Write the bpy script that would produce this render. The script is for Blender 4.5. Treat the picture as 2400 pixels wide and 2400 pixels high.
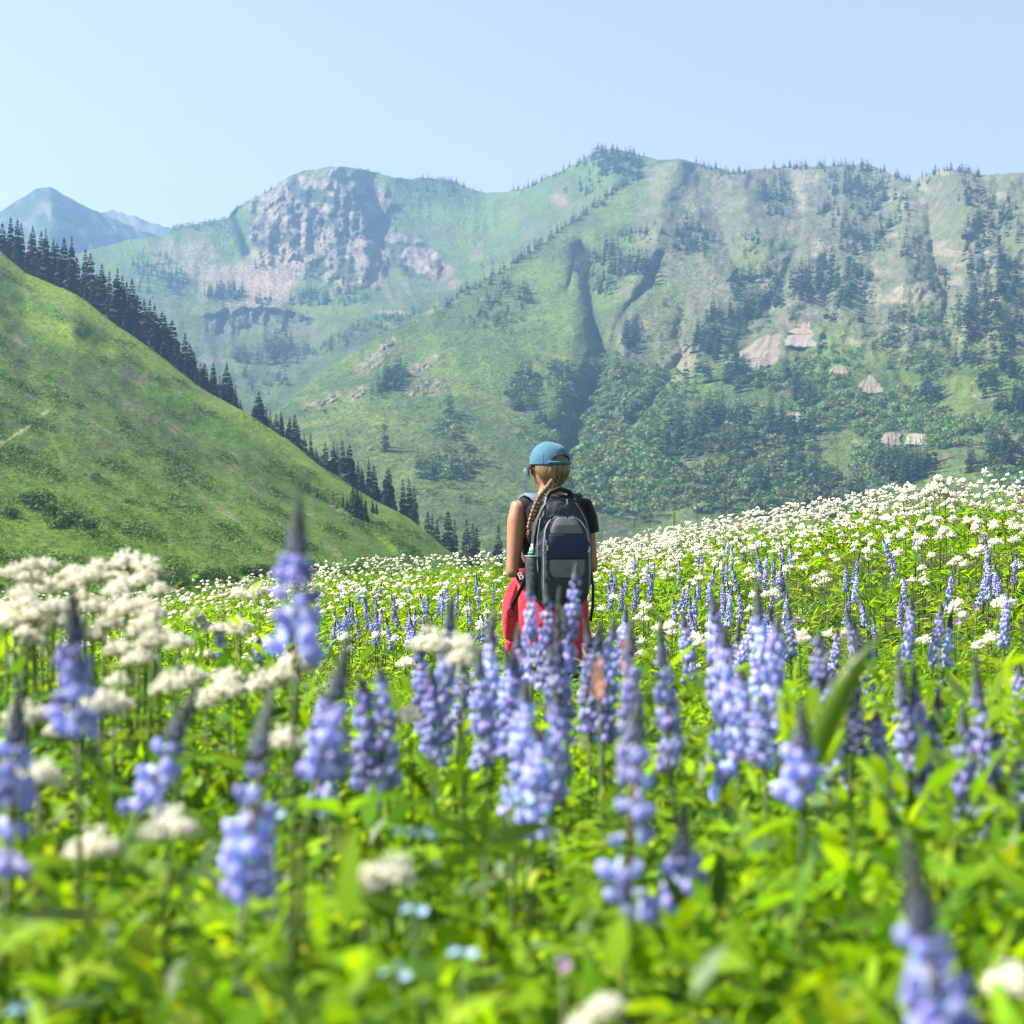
import bpy, bmesh, math, random
import numpy as np
from mathutils import Vector, Matrix

# ------------------------------------------------------------------ camera, sky, sun, exposure
for o in list(bpy.data.objects):
    bpy.data.objects.remove(o)
SC = bpy.context.scene
COL = SC.collection
FPX = 4000.0                      # focal length in photo pixels (photo is 2400 x 2400)
cam_d = bpy.data.cameras.new('camera')
cam_d.sensor_width = 36.0
cam_d.lens = 60.0
cam_d.clip_start = 0.05
cam_d.clip_end = 30000.0
cam_d.dof.use_dof = True
cam_d.dof.focus_distance = 14.0
cam_d.dof.aperture_fstop = 5.2
cam = bpy.data.objects.new('camera', cam_d)
COL.objects.link(cam)
cam.location = (0, 0, 0)
cam.rotation_euler = (math.radians(90), 0, 0)
SC.camera = cam

SUN_AZ = 87.0      # degrees to the left of the viewing direction
SUN_EL = 44.0
world = bpy.data.worlds.new('World')
SC.world = world
world.use_nodes = True
wn = world.node_tree.nodes
wl = world.node_tree.links
sky = wn.new('ShaderNodeTexSky')
sky.sky_type = 'NISHITA'
sky.sun_disc = False
sky.sun_elevation = math.radians(SUN_EL)
sky.sun_rotation = math.radians(-SUN_AZ)
sky.altitude = 500.0
sky.air_density = 1.0
sky.dust_density = 2.0
sky.ozone_density = 1.0
bg = wn['Background']
bg.inputs['Strength'].default_value = 0.058
hsv = wn.new('ShaderNodeHueSaturation')
hsv.inputs['Saturation'].default_value = 0.36
hsv.inputs['Hue'].default_value = 0.499
wl.new(sky.outputs['Color'], hsv.inputs['Color'])
wl.new(hsv.outputs['Color'], bg.inputs['Color'])

sun_d = bpy.data.lights.new('sun', 'SUN')
sun_d.energy = 5.0
sun_d.angle = math.radians(0.53)
sun_d.color = (1.0, 0.95, 0.87)
sun = bpy.data.objects.new('sun', sun_d)
COL.objects.link(sun)
_a, _e = math.radians(SUN_AZ), math.radians(SUN_EL)
SUNV = Vector((-math.sin(_a) * math.cos(_e), math.cos(_a) * math.cos(_e), math.sin(_e)))
sun.rotation_euler = SUNV.to_track_quat('Z', 'Y').to_euler()
sun.location = SUNV * 50

SC.view_settings.view_transform = 'Standard'
SC.view_settings.look = 'None'
SC.view_settings.gamma = 1.0
SC.view_settings.use_curve_mapping = False
SC.view_settings.exposure = 1.62
SC.render.engine = 'CYCLES'
cy = SC.cycles
cy.max_bounces = 6
cy.diffuse_bounces = 3
cy.glossy_bounces = 2
cy.transmission_bounces = 4
cy.transparent_max_bounces = 8
cy.volume_bounces = 1
cy.caustics_reflective = False
cy.caustics_refractive = False
cy.sample_clamp_indirect = 4.0
cy.filter_width = 1.1
cy.use_denoising = True
cy.denoiser = 'OPENIMAGEDENOISE'
cy.denoising_input_passes = 'RGB_ALBEDO_NORMAL'
HAZE_DENSITY = 0.000175

# ------------------------------------------------------------------ helpers
RNG = np.random.default_rng(11)
random.seed(5)

def P(px, py, D):
    """photo pixel and depth in metres -> point"""
    return Vector(((px - 1200.0) / FPX * D, D, (1200.0 - py) / FPX * D))

def Pn(px, py, D):
    px, py, D = np.broadcast_arrays(np.asarray(px, float), np.asarray(py, float), np.asarray(D, float))
    return np.stack([(px - 1200.0) / FPX * D, D, (1200.0 - py) / FPX * D], -1)

def lin(r, g, b):
    f = lambda c: (c / 255 / 12.92) if c / 255 <= 0.04045 else ((c / 255 + 0.055) / 1.055) ** 2.4
    return (f(r), f(g), f(b))

def _h(ix, iy, iz, seed):
    h = (ix * 374761393 + iy * 668265263 + iz * 1274126177 + seed * 974634777) & 0xFFFFFFFF
    h = ((h ^ (h >> 13)) * 1274126177) & 0xFFFFFFFF
    h = h ^ (h >> 16)
    return h.astype(np.float64) / 4294967295.0

def vnoise(p, seed=0):
    p = np.asarray(p, float)
    f = np.floor(p)
    i = f.astype(np.int64)
    t = p - f
    t = t * t * (3 - 2 * t)
    out = 0
    for dx in (0, 1):
        wx = t[..., 0] if dx else 1 - t[..., 0]
        for dy in (0, 1):
            wy = t[..., 1] if dy else 1 - t[..., 1]
            for dz in (0, 1):
                wz = t[..., 2] if dz else 1 - t[..., 2]
                out = out + wx * wy * wz * _h(i[..., 0] + dx, i[..., 1] + dy, i[..., 2] + dz, seed)
    return out * 2 - 1

def fbm(p, octs=4, seed=0, gain=0.5, ridged=False):
    p = np.asarray(p, float)
    s, a, tot = 0, 1.0, 0.0
    for k in range(octs):
        n = vnoise(p * (2.03 ** k) + 17.3 * k, seed + k)
        if ridged:
            n = 1 - 2 * np.abs(n)
        s = s + a * n
        tot += a
        a *= gain
    return s / tot

def p3(x, y, z=0.0):
    x, y, z = np.broadcast_arrays(np.asarray(x, float), np.asarray(y, float), np.asarray(z, float))
    return np.stack([x, y, z], -1)

def sstep(a, b, x):
    t = np.clip((np.asarray(x, float) - a) / (b - a), 0, 1)
    return t * t * (3 - 2 * t)

def np_mesh(name, V, F, col=None, smooth=False):
    """V (n,3); F (m,4) or (m,3) ints; col (n,3) linear base colours"""
    V = np.ascontiguousarray(V, dtype=np.float32)
    F = np.ascontiguousarray(F, dtype=np.int32)
    me = bpy.data.meshes.new(name)
    k = F.shape[1]
    me.vertices.add(len(V))
    me.vertices.foreach_set('co', V.ravel())
    me.loops.add(F.size)
    me.loops.foreach_set('vertex_index', F.ravel())
    me.polygons.add(len(F))
    me.polygons.foreach_set('loop_start', np.arange(0, F.size, k, dtype=np.int32))
    me.polygons.foreach_set('loop_total', np.full(len(F), k, dtype=np.int32))
    if smooth:
        me.polygons.foreach_set('use_smooth', np.ones(len(F), dtype=bool))
    if col is not None:
        at = me.attributes.new('Col', 'FLOAT_COLOR', 'POINT')
        c = np.ones((len(V), 4), dtype=np.float32)
        c[:, :3] = np.clip(col, 0, 1)
        at.data.foreach_set('color', c.ravel())
    me.update(calc_edges=True)
    return me

def link(name, me, mat=None, parent=None, loc=None):
    if mat is not None and me is not None and len(me.materials) == 0:
        me.materials.append(mat)
    o = bpy.data.objects.new(name, me)
    COL.objects.link(o)
    if parent is not None:
        o.parent = parent
    if loc is not None:
        o.location = loc
    return o

def tag(o, label, cat, group=None):
    o['label'] = label
    o['category'] = cat
    if group:
        o['group'] = group
    return o

def thing(name, label, cat, loc=(0, 0, 0), rotz=0.0, group=None):
    o = bpy.data.objects.new(name, None)
    COL.objects.link(o)
    o.empty_display_size = 0.1
    o.location = loc
    o.rotation_euler = (0, 0, rotz)
    return tag(o, label, cat, group)

def structure(o):
    o['kind'] = 'structure'
    return o

def stuff(o, label=None, cat=None):
    o['kind'] = 'stuff'
    if label:
        o['label'] = label
        o['category'] = cat
    return o

class MB:
    """plain mesh builder in Python lists"""
    def __init__(self):
        self.v, self.f = [], []
    def add(self, vs, fs):
        b = len(self.v)
        self.v += [tuple(x) for x in vs]
        self.f += [tuple(b + i for i in f) for f in fs]
    def tube(self, pts, rad, n=8, cap=True, flat=1.0, up=None):
        pts = [Vector(p) for p in pts]
        if not hasattr(rad, '__len__'):
            rad = [rad] * len(pts)
        b = len(self.v)
        prev = None
        for i, p in enumerate(pts):
            t = (pts[min(i + 1, len(pts) - 1)] - pts[max(i - 1, 0)]).normalized()
            if prev is None:
                ref = Vector(up) if up is not None else (Vector((0, 0, 1)) if abs(t.z) < 0.9 else Vector((1, 0, 0)))
                u = (ref - t * ref.dot(t)).normalized()
            else:
                u = (prev - t * prev.dot(t)).normalized()
            prev = u
            w = t.cross(u)
            for k in range(n):
                a = 2 * math.pi * k / n
                self.v.append(tuple(p + u * (math.cos(a) * rad[i] * flat) + w * (math.sin(a) * rad[i])))
        for i in range(len(pts) - 1):
            for k in range(n):
                k2 = (k + 1) % n
                self.f.append((b + i * n + k, b + i * n + k2, b + (i + 1) * n + k2, b + (i + 1) * n + k))
        if cap:
            self.f.append(tuple(b + k for k in reversed(range(n))))
            e = b + (len(pts) - 1) * n
            self.f.append(tuple(e + k for k in range(n)))
    def rings(self, rings, cap=True, closed=True):
        n = len(rings[0])
        b = len(self.v)
        for r in rings:
            self.v += [tuple(x) for x in r]
        for i in range(len(rings) - 1):
            for k in range(n if closed else n - 1):
                k2 = (k + 1) % n
                self.f.append((b + i * n + k, b + i * n + k2, b + (i + 1) * n + k2, b + (i + 1) * n + k))
        if cap:
            self.f.append(tuple(b + k for k in reversed(range(n))))
            e = b + (len(rings) - 1) * n
            self.f.append(tuple(e + k for k in range(n)))
    def ball(self, c, r, nu=10, nv=7, sc=(1, 1, 1)):
        rings = []
        for j in range(1, nv):
            ph = math.pi * j / nv
            rings.append([(c[0] + r * sc[0] * math.sin(ph) * math.cos(2 * math.pi * k / nu),
                           c[1] + r * sc[1] * math.sin(ph) * math.sin(2 * math.pi * k / nu),
                           c[2] - r * sc[2] * math.cos(ph)) for k in range(nu)])
        self.rings(rings)
    def box(self, c, s, R=None):
        vs = []
        for dx in (-.5, .5):
            for dy in (-.5, .5):
                for dz in (-.5, .5):
                    q = Vector((dx * s[0], dy * s[1], dz * s[2]))
                    if R is not None:
                        q = R @ q
                    vs.append(Vector(c) + q)
        self.add(vs, [(0, 1, 3, 2), (4, 6, 7, 5), (0, 4, 5, 1), (2, 3, 7, 6), (0, 2, 6, 4), (1, 5, 7, 3)])
    def mesh(self, name, smooth=True, col=None):
        me = bpy.data.meshes.new(name)
        me.from_pydata(self.v, [], self.f)
        if smooth:
            me.polygons.foreach_set('use_smooth', [True] * len(me.polygons))
        if col is not None:
            at = me.attributes.new('Col', 'FLOAT_COLOR', 'POINT')
            c = np.ones((len(self.v), 4), dtype=np.float32)
            c[:, :3] = col
            at.data.foreach_set('color', c.ravel())
        me.update()
        return me

# ------------------------------------------------------------------ materials
def _new(name):
    m = bpy.data.materials.new(name)
    m.use_nodes = True
    nt = m.node_tree
    return m, nt, nt.nodes['Principled BSDF'], nt.nodes['Material Output']

def mat_plain(name, rgb, rough=0.6, spec=0.4, noise=None, bump=None, metallic=0.0, sheen=0.0):
    """solid colour with procedural variation: noise=(scale, amount) bump=(scale, strength, dist)"""
    m, nt, pb, out = _new(name)
    pb.inputs['Base Color'].default_value = (*rgb, 1)
    pb.inputs['Roughness'].default_value = rough
    pb.inputs['Specular IOR Level'].default_value = spec
    pb.inputs['Metallic'].default_value = metallic
    if sheen:
        pb.inputs['Sheen Weight'].default_value = sheen
    tc = nt.nodes.new('ShaderNodeTexCoord')
    if noise:
        n = nt.nodes.new('ShaderNodeTexNoise')
        n.inputs['Scale'].default_value = noise[0]
        n.inputs['Detail'].default_value = 5
        nt.links.new(tc.outputs['Object'], n.inputs['Vector'])
        mr = nt.nodes.new('ShaderNodeMapRange')
        mr.inputs['To Min'].default_value = 1 - noise[1]
        mr.inputs['To Max'].default_value = 1 + noise[1]
        nt.links.new(n.outputs['Fac'], mr.inputs['Value'])
        mx = nt.nodes.new('ShaderNodeVectorMath')
        mx.operation = 'SCALE'
        mx.inputs[0].default_value = rgb
        nt.links.new(mr.outputs['Result'], mx.inputs['Scale'])
        nt.links.new(mx.outputs['Vector'], pb.inputs['Base Color'])
    if bump:
        n2 = nt.nodes.new('ShaderNodeTexNoise')
        n2.inputs['Scale'].default_value = bump[0]
        n2.inputs['Detail'].default_value = 6
        nt.links.new(tc.outputs['Object'], n2.inputs['Vector'])
        b = nt.nodes.new('ShaderNodeBump')
        b.inputs['Strength'].default_value = bump[1]
        b.inputs['Distance'].default_value = bump[2]
        nt.links.new(n2.outputs['Fac'], b.inputs['Height'])
        nt.links.new(b.outputs['Normal'], pb.inputs['Normal'])
    return m

def mat_leaf(name, transl=0.45, rough=0.45, spec=0.3, tint=(1.25, 1.1, 0.55), rgb=None, var=0.18):
    """leaf or petal: base colour from the Col attribute (or rgb), light shines through"""
    m, nt, pb, out = _new(name)
    N, L = nt.nodes, nt.links
    oi = N.new('ShaderNodeObjectInfo')
    geo = N.new('ShaderNodeNewGeometry')
    if rgb is None:
        src = N.new('ShaderNodeAttribute')
        src.attribute_name = 'Col'
        csrc = src.outputs['Color']
    else:
        src = N.new('ShaderNodeRGB')
        src.outputs[0].default_value = (*rgb, 1)
        csrc = src.outputs[0]
    mr = N.new('ShaderNodeMapRange')
    mr.inputs['To Min'].default_value = 1 - var
    mr.inputs['To Max'].default_value = 1 + var
    L.new(oi.outputs['Random'], mr.inputs['Value'])
    mr2 = N.new('ShaderNodeMapRange')
    mr2.inputs['To Min'].default_value = 1 - var
    mr2.inputs['To Max'].default_value = 1 + var
    L.new(geo.outputs['Random Per Island'], mr2.inputs['Value'])
    mul = N.new('ShaderNodeMath')
    mul.operation = 'MULTIPLY'
    L.new(mr.outputs['Result'], mul.inputs[0])
    L.new(mr2.outputs['Result'], mul.inputs[1])
    sc = N.new('ShaderNodeVectorMath')
    sc.operation = 'SCALE'
    L.new(csrc, sc.inputs[0])
    L.new(mul.outputs[0], sc.inputs['Scale'])
    L.new(sc.outputs['Vector'], pb.inputs['Base Color'])
    pb.inputs['Roughness'].default_value = rough
    pb.inputs['Specular IOR Level'].default_value = spec
    tl = N.new('ShaderNodeBsdfTranslucent')
    tm = N.new('ShaderNodeVectorMath')
    tm.operation = 'MULTIPLY'
    tm.inputs[1].default_value = tint
    L.new(sc.outputs['Vector'], tm.inputs[0])
    L.new(tm.outputs['Vector'], tl.inputs['Color'])
    mx = N.new('ShaderNodeMixShader')
    mx.inputs['Fac'].default_value = transl
    L.new(pb.outputs['BSDF'], mx.inputs[1])
    L.new(tl.outputs['BSDF'], mx.inputs[2])
    L.new(mx.outputs['Shader'], out.inputs['Surface'])
    return m

def mat_terrain(name, scales=((0.05, 0.25), (0.6, 0.3)), bump=(0.4, 0.5, 1.5)):
    """Col attribute broken up by noise of several sizes, with fine relief"""
    m, nt, pb, out = _new(name)
    N, L = nt.nodes, nt.links
    at = N.new('ShaderNodeAttribute')
    at.attribute_name = 'Col'
    geo = N.new('ShaderNodeNewGeometry')
    cur = at.outputs['Color']
    for s, amt in scales:
        n = N.new('ShaderNodeTexNoise')
        n.inputs['Scale'].default_value = s
        n.inputs['Detail'].default_value = 6
        n.inputs['Roughness'].default_value = 0.65
        L.new(geo.outputs['Position'], n.inputs['Vector'])
        mr = N.new('ShaderNodeMapRange')
        mr.inputs['From Min'].default_value = 0.25
        mr.inputs['From Max'].default_value = 0.75
        mr.inputs['To Min'].default_value = 1 - amt
        mr.inputs['To Max'].default_value = 1 + amt
        L.new(n.outputs['Fac'], mr.inputs['Value'])
        v = N.new('ShaderNodeVectorMath')
        v.operation = 'SCALE'
        L.new(cur, v.inputs[0])
        L.new(mr.outputs['Result'], v.inputs['Scale'])
        cur = v.outputs['Vector']
    L.new(cur, pb.inputs['Base Color'])
    pb.inputs['Roughness'].default_value = 0.95
    pb.inputs['Specular IOR Level'].default_value = 0.1
    n2 = N.new('ShaderNodeTexNoise')
    n2.inputs['Scale'].default_value = bump[0]
    n2.inputs['Detail'].default_value = 8
    n2.inputs['Roughness'].default_value = 0.6
    L.new(geo.outputs['Position'], n2.inputs['Vector'])
    b = N.new('ShaderNodeBump')
    b.inputs['Strength'].default_value = bump[1]
    b.inputs['Distance'].default_value = bump[2]
    L.new(n2.outputs['Fac'], b.inputs['Height'])
    L.new(b.outputs['Normal'], pb.inputs['Normal'])
    return m

M_MOUNT = mat_terrain('mountain_ground', ((0.02, 0.26), (0.10, 0.30), (0.45, 0.30)), (0.18, 1.0, 9.0))
M_HILL = mat_terrain('hill_ground', ((0.03, 0.2), (0.25, 0.3), (1.2, 0.4)), (0.7, 1.0, 1.8))
M_SOIL = mat_terrain('meadow_soil', ((0.8, 0.2), (9.0, 0.4)), (12.0, 0.6, 0.05))
M_CONIFER = mat_leaf('conifer_needles', 0.18, 0.6, 0.15, (1.1, 1.1, 0.6))
M_BROAD = mat_leaf('broad_leaves', 0.3, 0.55, 0.2, (1.2, 1.1, 0.5))
M_BARK = mat_plain('bark', (0.07, 0.05, 0.035), 0.9, 0.1, (3.0, 0.4), (8, 0.6, 0.05))

# ------------------------------------------------------------------ terrain sheets
class RBF:
    """smooth interpolation of depth over photo pixels from control points"""
    def __init__(self, pts):
        a = np.array(pts, float)
        self.c = a[:, :2] / 1000.0
        n = len(a)
        K = np.linalg.norm(self.c[:, None] - self.c[None], axis=2)
        Pm = np.concatenate([np.ones((n, 1)), self.c], 1)
        A = np.zeros((n + 3, n + 3))
        A[:n, :n] = K - np.eye(n) * 0.02
        A[:n, n:] = Pm
        A[n:, :n] = Pm.T
        self.w = np.linalg.solve(A, np.concatenate([np.log(a[:, 2]), np.zeros(3)]))
    def __call__(self, px, py):
        px, py = np.broadcast_arrays(np.asarray(px, float), np.asarray(py, float))
        q = np.stack([px.ravel(), py.ravel()], 1) / 1000.0
        r = np.zeros(len(q))
        n = len(self.c)
        for i in range(0, len(q), 20000):
            s = q[i:i + 20000]
            d = np.linalg.norm(s[:, None] - self.c[None], axis=2)
            r[i:i + 20000] = d @ self.w[:n] + self.w[n] + s @ self.w[n + 1:]
        return np.exp(r).reshape(px.shape)

def seg_dist(px, py, line):
    """distance in pixels to a polyline, and the side of it"""
    best = np.full(np.shape(px), 1e9)
    for (x0, y0), (x1, y1) in zip(line[:-1], line[1:]):
        dx, dy = x1 - x0, y1 - y0
        t = np.clip(((px - x0) * dx + (py - y0) * dy) / (dx * dx + dy * dy), 0, 1)
        best = np.minimum(best, np.hypot(px - x0 - t * dx, py - y0 - t * dy))
    return best

def blob(px, py, cx, cy, rx, ry, rot=0.0, soft=0.5, rough=0.35, seed=3):
    """soft-edged uneven patch, 0..1"""
    c, s = math.cos(math.radians(rot)), math.sin(math.radians(rot))
    u = ((px - cx) * c + (py - cy) * s) / rx
    v = (-(px - cx) * s + (py - cy) * c) / ry
    d = np.hypot(u, v) + rough * fbm(p3(px / 28.0, py / 28.0, seed * 1.7), 4, seed)
    return 1 - sstep(1 - soft, 1 + soft * 0.4, d)

def sheet(name, us, top, bottom, nrow, depth, colour, mat, back=((15, 4), (60, 24), (160, 80), (360, 200), (700, 400)), skirt=60, power=1.0):
    """ground sheet: columns at pixels us; each column runs from bottom(px) up to top(px), then falls away behind the crest"""
    us = np.asarray(us, float)
    t = np.linspace(0, 1, nrow) ** power
    px = np.repeat(us[None, :], nrow, 0)
    tp, bt = top(us), bottom(us)
    py = bt[None] + (tp - bt)[None] * t[:, None]
    D = depth(px, py)
    V = Pn(px, py, D)
    C = colour(px, py, V)
    rows = [V]
    cols = [C]
    sk = V[0].copy()
    sk[:, 2] -= skirt
    sk[:, 1] -= skirt * 0.3
    rows.insert(0, sk[None])
    cols.insert(0, C[:1])
    crest = V[-1]
    dirv = crest.copy()
    dirv[:, 2] = 0
    dirv /= np.linalg.norm(dirv, axis=1)[:, None]
    for dd, dz in back:
        r = crest + dirv * dd
        r[:, 2] -= dz + dd * 0.04 * fbm(p3(us / 60, dd / 50.0), 3, 8)
        rows.append(r[None])
        cols.append(C[-1:])
    V = np.concatenate(rows, 0)
    C = np.concatenate(cols, 0)
    nr, nc = V.shape[:2]
    idx = np.arange(nr * nc).reshape(nr, nc)
    F = np.stack([idx[:-1, :-1], idx[:-1, 1:], idx[1:, 1:], idx[1:, :-1]], -1).reshape(-1, 4)
    me = np_mesh(name, V.reshape(-1, 3), F, C.reshape(-1, 3), smooth=True)
    return structure(link(name, me, mat))

def I(xs, ys):
    xs, ys = np.array(xs, float), np.array(ys, float)
    return lambda u: np.interp(np.asarray(u, float), xs, ys)

def mix(a, b, w):
    w = np.asarray(w)[..., None]
    return a * (1 - w) + np.asarray(b) * w

# base colours (albedo)
GRASS = np.array((0.072, 0.112, 0.030))
GRASS_B = np.array((0.108, 0.160, 0.036))
GRASS_Y = np.array((0.170, 0.205, 0.045))
SAGE = np.array((0.132, 0.136, 0.084))
DRY = np.array((0.205, 0.188, 0.125))
ROCK = np.array((0.190, 0.152, 0.118))
ROCK_P = np.array((0.285, 0.232, 0.182))
SCREE = np.array((0.215, 0.162, 0.120))
ROCK_D = np.array((0.080, 0.078, 0.072))
SHRUB = np.array((0.026, 0.048, 0.018))

# ---- the skyline of the back range (photo pixels)
SKY1 = I([-300, 0, 200, 300, 380, 410, 470, 534, 553, 600, 646, 677, 714, 776, 845, 919, 960, 994, 1043, 1093, 1143, 1193, 1242, 1304, 1340, 1366, 1400, 1428, 1472, 1540, 1590, 1700],
         [680, 640, 590, 562, 552, 534, 522, 512, 486, 462, 437, 412, 400, 390, 394, 414, 419, 416, 422, 441, 453, 450, 437, 407, 388, 373, 356, 348, 356, 375, 372, 400])
def top1(u):
    return SKY1(u) + 3.0 * fbm(p3(u / 14.0, 1.0), 3, 21) * sstep(380, 520, u)
D1 = RBF([(-300, 700, 2100), (0, 640, 2300), (200, 590, 2450), (410, 536, 2560), (534, 512, 2600), (646, 437, 2640), (776, 390, 2690), (919, 414, 2760), (1043, 422, 2800),
          (1143, 453, 2760), (1242, 437, 2650), (1366, 373, 2500), (1428, 348, 2430), (1540, 375, 2350), (1700, 400, 2300),
          (600, 590, 2440), (750, 585, 2470), (880, 650, 2330), (1000, 620, 2380), (690, 720, 2180), (560, 700, 2190), (470, 640, 2300), (400, 700, 2120),
          (550, 728, 2080), (720, 738, 2080), (550, 800, 1960), (720, 810, 1960), (450, 850, 1750), (600, 900, 1680), (800, 780, 1880), (900, 720, 2030),
          (1050, 650, 2250), (1150, 560, 2480), (1250, 520, 2420), (1350, 450, 2380), (560, 960, 1430), (450, 960, 1450), (700, 1000, 1350), (1000, 800, 1700),
          (1300, 650, 1980), (1500, 600, 2050), (1700, 600, 2050), (0, 800, 1750), (200, 760, 1850), (300, 1000, 1350), (0, 1000, 1300), (-300, 1000, 1300)])
ROCKPOLY = lambda px, py: np.clip(
    blob(px, py, 735, 500, 175, 112, -8, 0.35, 0.35, 4) + blob(px, py, 960, 600, 115, 50, 24, 0.4, 0.4, 5)
    + blob(px, py, 830, 620, 90, 62, 0, 0.4, 0.45, 6), 0, 1)
BENCH = [(470, 742), (540, 724), (620, 722), (700, 730), (760, 752)]
CREEK = [(1000, 720), (930, 770), (850, 800), (760, 850), (690, 905), (640, 960)]

def depth1(px, py):
    D = D1(px, py)
    w = ROCKPOLY(px, py)
    n1 = fbm(p3(px / 90.0, py / 150.0, 0.3), 5, 31, 0.55, ridged=True)
    n2 = fbm(p3(px / 26.0, py / 42.0, 0.7), 4, 37, 0.6, ridged=True)
    n4 = fbm(p3(px / 11.0, py / 15.0, 0.9), 3, 39, 0.6)
    D = D - (26 + 40 * w) * n1 - (4 + 20 * w) * n2 - (3 + 16 * w) * n4
    # buttress running down from the summit, a gully on each side
    D = D + 34 * np.exp(-(seg_dist(px, py, [(860, 430), (895, 520), (910, 640)]) / 22) ** 2)
    D = D - 40 * np.exp(-(seg_dist(px, py, [(776, 400), (800, 480), (830, 560), (850, 650)]) / 55) ** 2)
    D = D + 55 * np.exp(-(seg_dist(px, py, [(553, 500), (575, 560), (585, 590)]) / 14) ** 2)
    # shelf with a shaded cliff under its lip
    lip = np.interp(px, [460, 540, 620, 700, 770], [742, 722, 720, 728, 752])
    lip = lip + 9 * fbm(p3(px / 22.0, 3.0), 3, 33)
    low = 62 + 26 * fbm(p3(px / 30.0, 7.0), 4, 34)
    inb = sstep(455, 500, px) * (1 - sstep(735, 775, px))
    D = D + inb * (38 + 46 * fbm(p3(px / 14.0, py / 40.0, 5.0), 4, 35)) * sstep(0, 12, py - lip) * (1 - sstep(-26, 16, py - lip - low))
    D = D + 9 * np.exp(-(seg_dist(px, py, CREEK) / 12) ** 2)
    return D

def colour1(px, py, V):
    n = fbm(p3(px / 70.0, py / 45.0, 2.0), 5, 41)
    n2 = fbm(p3(px / 14.0, py / 14.0, 3.0), 4, 43)
    n3 = fbm(p3(px / 5.0, py / 9.0, 3.0), 3, 47)
    C = np.zeros(px.shape + (3,)) + GRASS
    C = mix(C, GRASS_B, sstep(-0.2, 0.5, n))
    C = mix(C, SAGE, 0.55 * sstep(0.0, 0.5, -n + 0.4 * n2))
    C = mix(C, DRY, 0.7 * blob(px, py, 440, 610, 110, 60, 10, 0.6, 0.5, 9))
    C = mix(C, GRASS_B, 0.8 * blob(px, py, 1130, 530, 100, 75, -30, 0.6, 0.4, 10))
    w = ROCKPOLY(px, py)
    rk = mix(mix(np.zeros_like(C) + ROCK, ROCK_P, sstep(-0.25, 0.45, n3 + 0.5 * n2)), ROCK_D, 0.7 * sstep(0.05, 0.4, -n2))
    rk = mix(rk, SHRUB, 0.85 * sstep(0.05, 0.28, fbm(p3(px / 30.0, py / 18.0, 5.0), 5, 53)))
    C = mix(C, rk, sstep(0.25, 0.6, w))
    C = mix(C, SAGE, 0.4 * blob(px, py, 850, 520, 40, 90, -12, 0.8, 0.5, 12))
    C = mix(C, SCREE * 1.5, 0.75 * blob(px, py, 690, 590, 90, 26, -14, 0.7, 0.6, 13))
    C = mix(C, SCREE * 1.5, 0.95 * np.clip(blob(px, py, 640, 655, 60, 92, 38, 0.35, 0.3, 14), 0, 1))
    C = mix(C, SCREE * 1.5, 0.8 * blob(px, py, 600, 660, 110, 62, -35, 0.5, 0.4, 15))
    C = mix(C, SCREE * 1.3, 0.7 * blob(px, py, 520, 655, 80, 34, -30, 0.6, 0.5, 16))
    for (cx, cy, rx, ry, ro) in ((785, 680, 10, 28, 30), (905, 680, 9, 40, -25), (950, 670, 7, 34, -30), (1040, 640, 34, 18, -15), (1065, 665, 20, 12, -20),
                                 (930, 733, 60, 5, 4), (1120, 590, 10, 30, 20), (1310, 470, 22, 14, 20), (560, 730, 60, 8, 0)):
        C = mix(C, SCREE if ry > 8 else DRY * 1.3, 0.8 * blob(px, py, cx, cy, rx, ry, ro, 0.5, 0.45, int(cx)))
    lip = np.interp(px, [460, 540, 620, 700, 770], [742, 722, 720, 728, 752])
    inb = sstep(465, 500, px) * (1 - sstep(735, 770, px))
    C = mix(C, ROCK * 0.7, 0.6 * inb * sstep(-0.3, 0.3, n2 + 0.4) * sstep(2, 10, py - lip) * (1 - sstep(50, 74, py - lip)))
    C = mix(C, ROCK, 0.7 * blob(px, py, 500, 842, 36, 12, 0, 0.5, 0.6, 18))
    C = mix(C, SHRUB, 0.45 * (1 - sstep(4, 22, seg_dist(px, py, CREEK) + 22 * n2)))
    C = mix(C, SHRUB * 1.2, 0.6 * blob(px, py, 1040, 450, 90, 40, 15, 0.4, 0.5, 19))
    return C

back_range = sheet('back_range', np.linspace(-200, 1640, 420), top1, I([-300, 2000], [1060, 1060]), 195, depth1, colour1, M_MOUNT)

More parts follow.
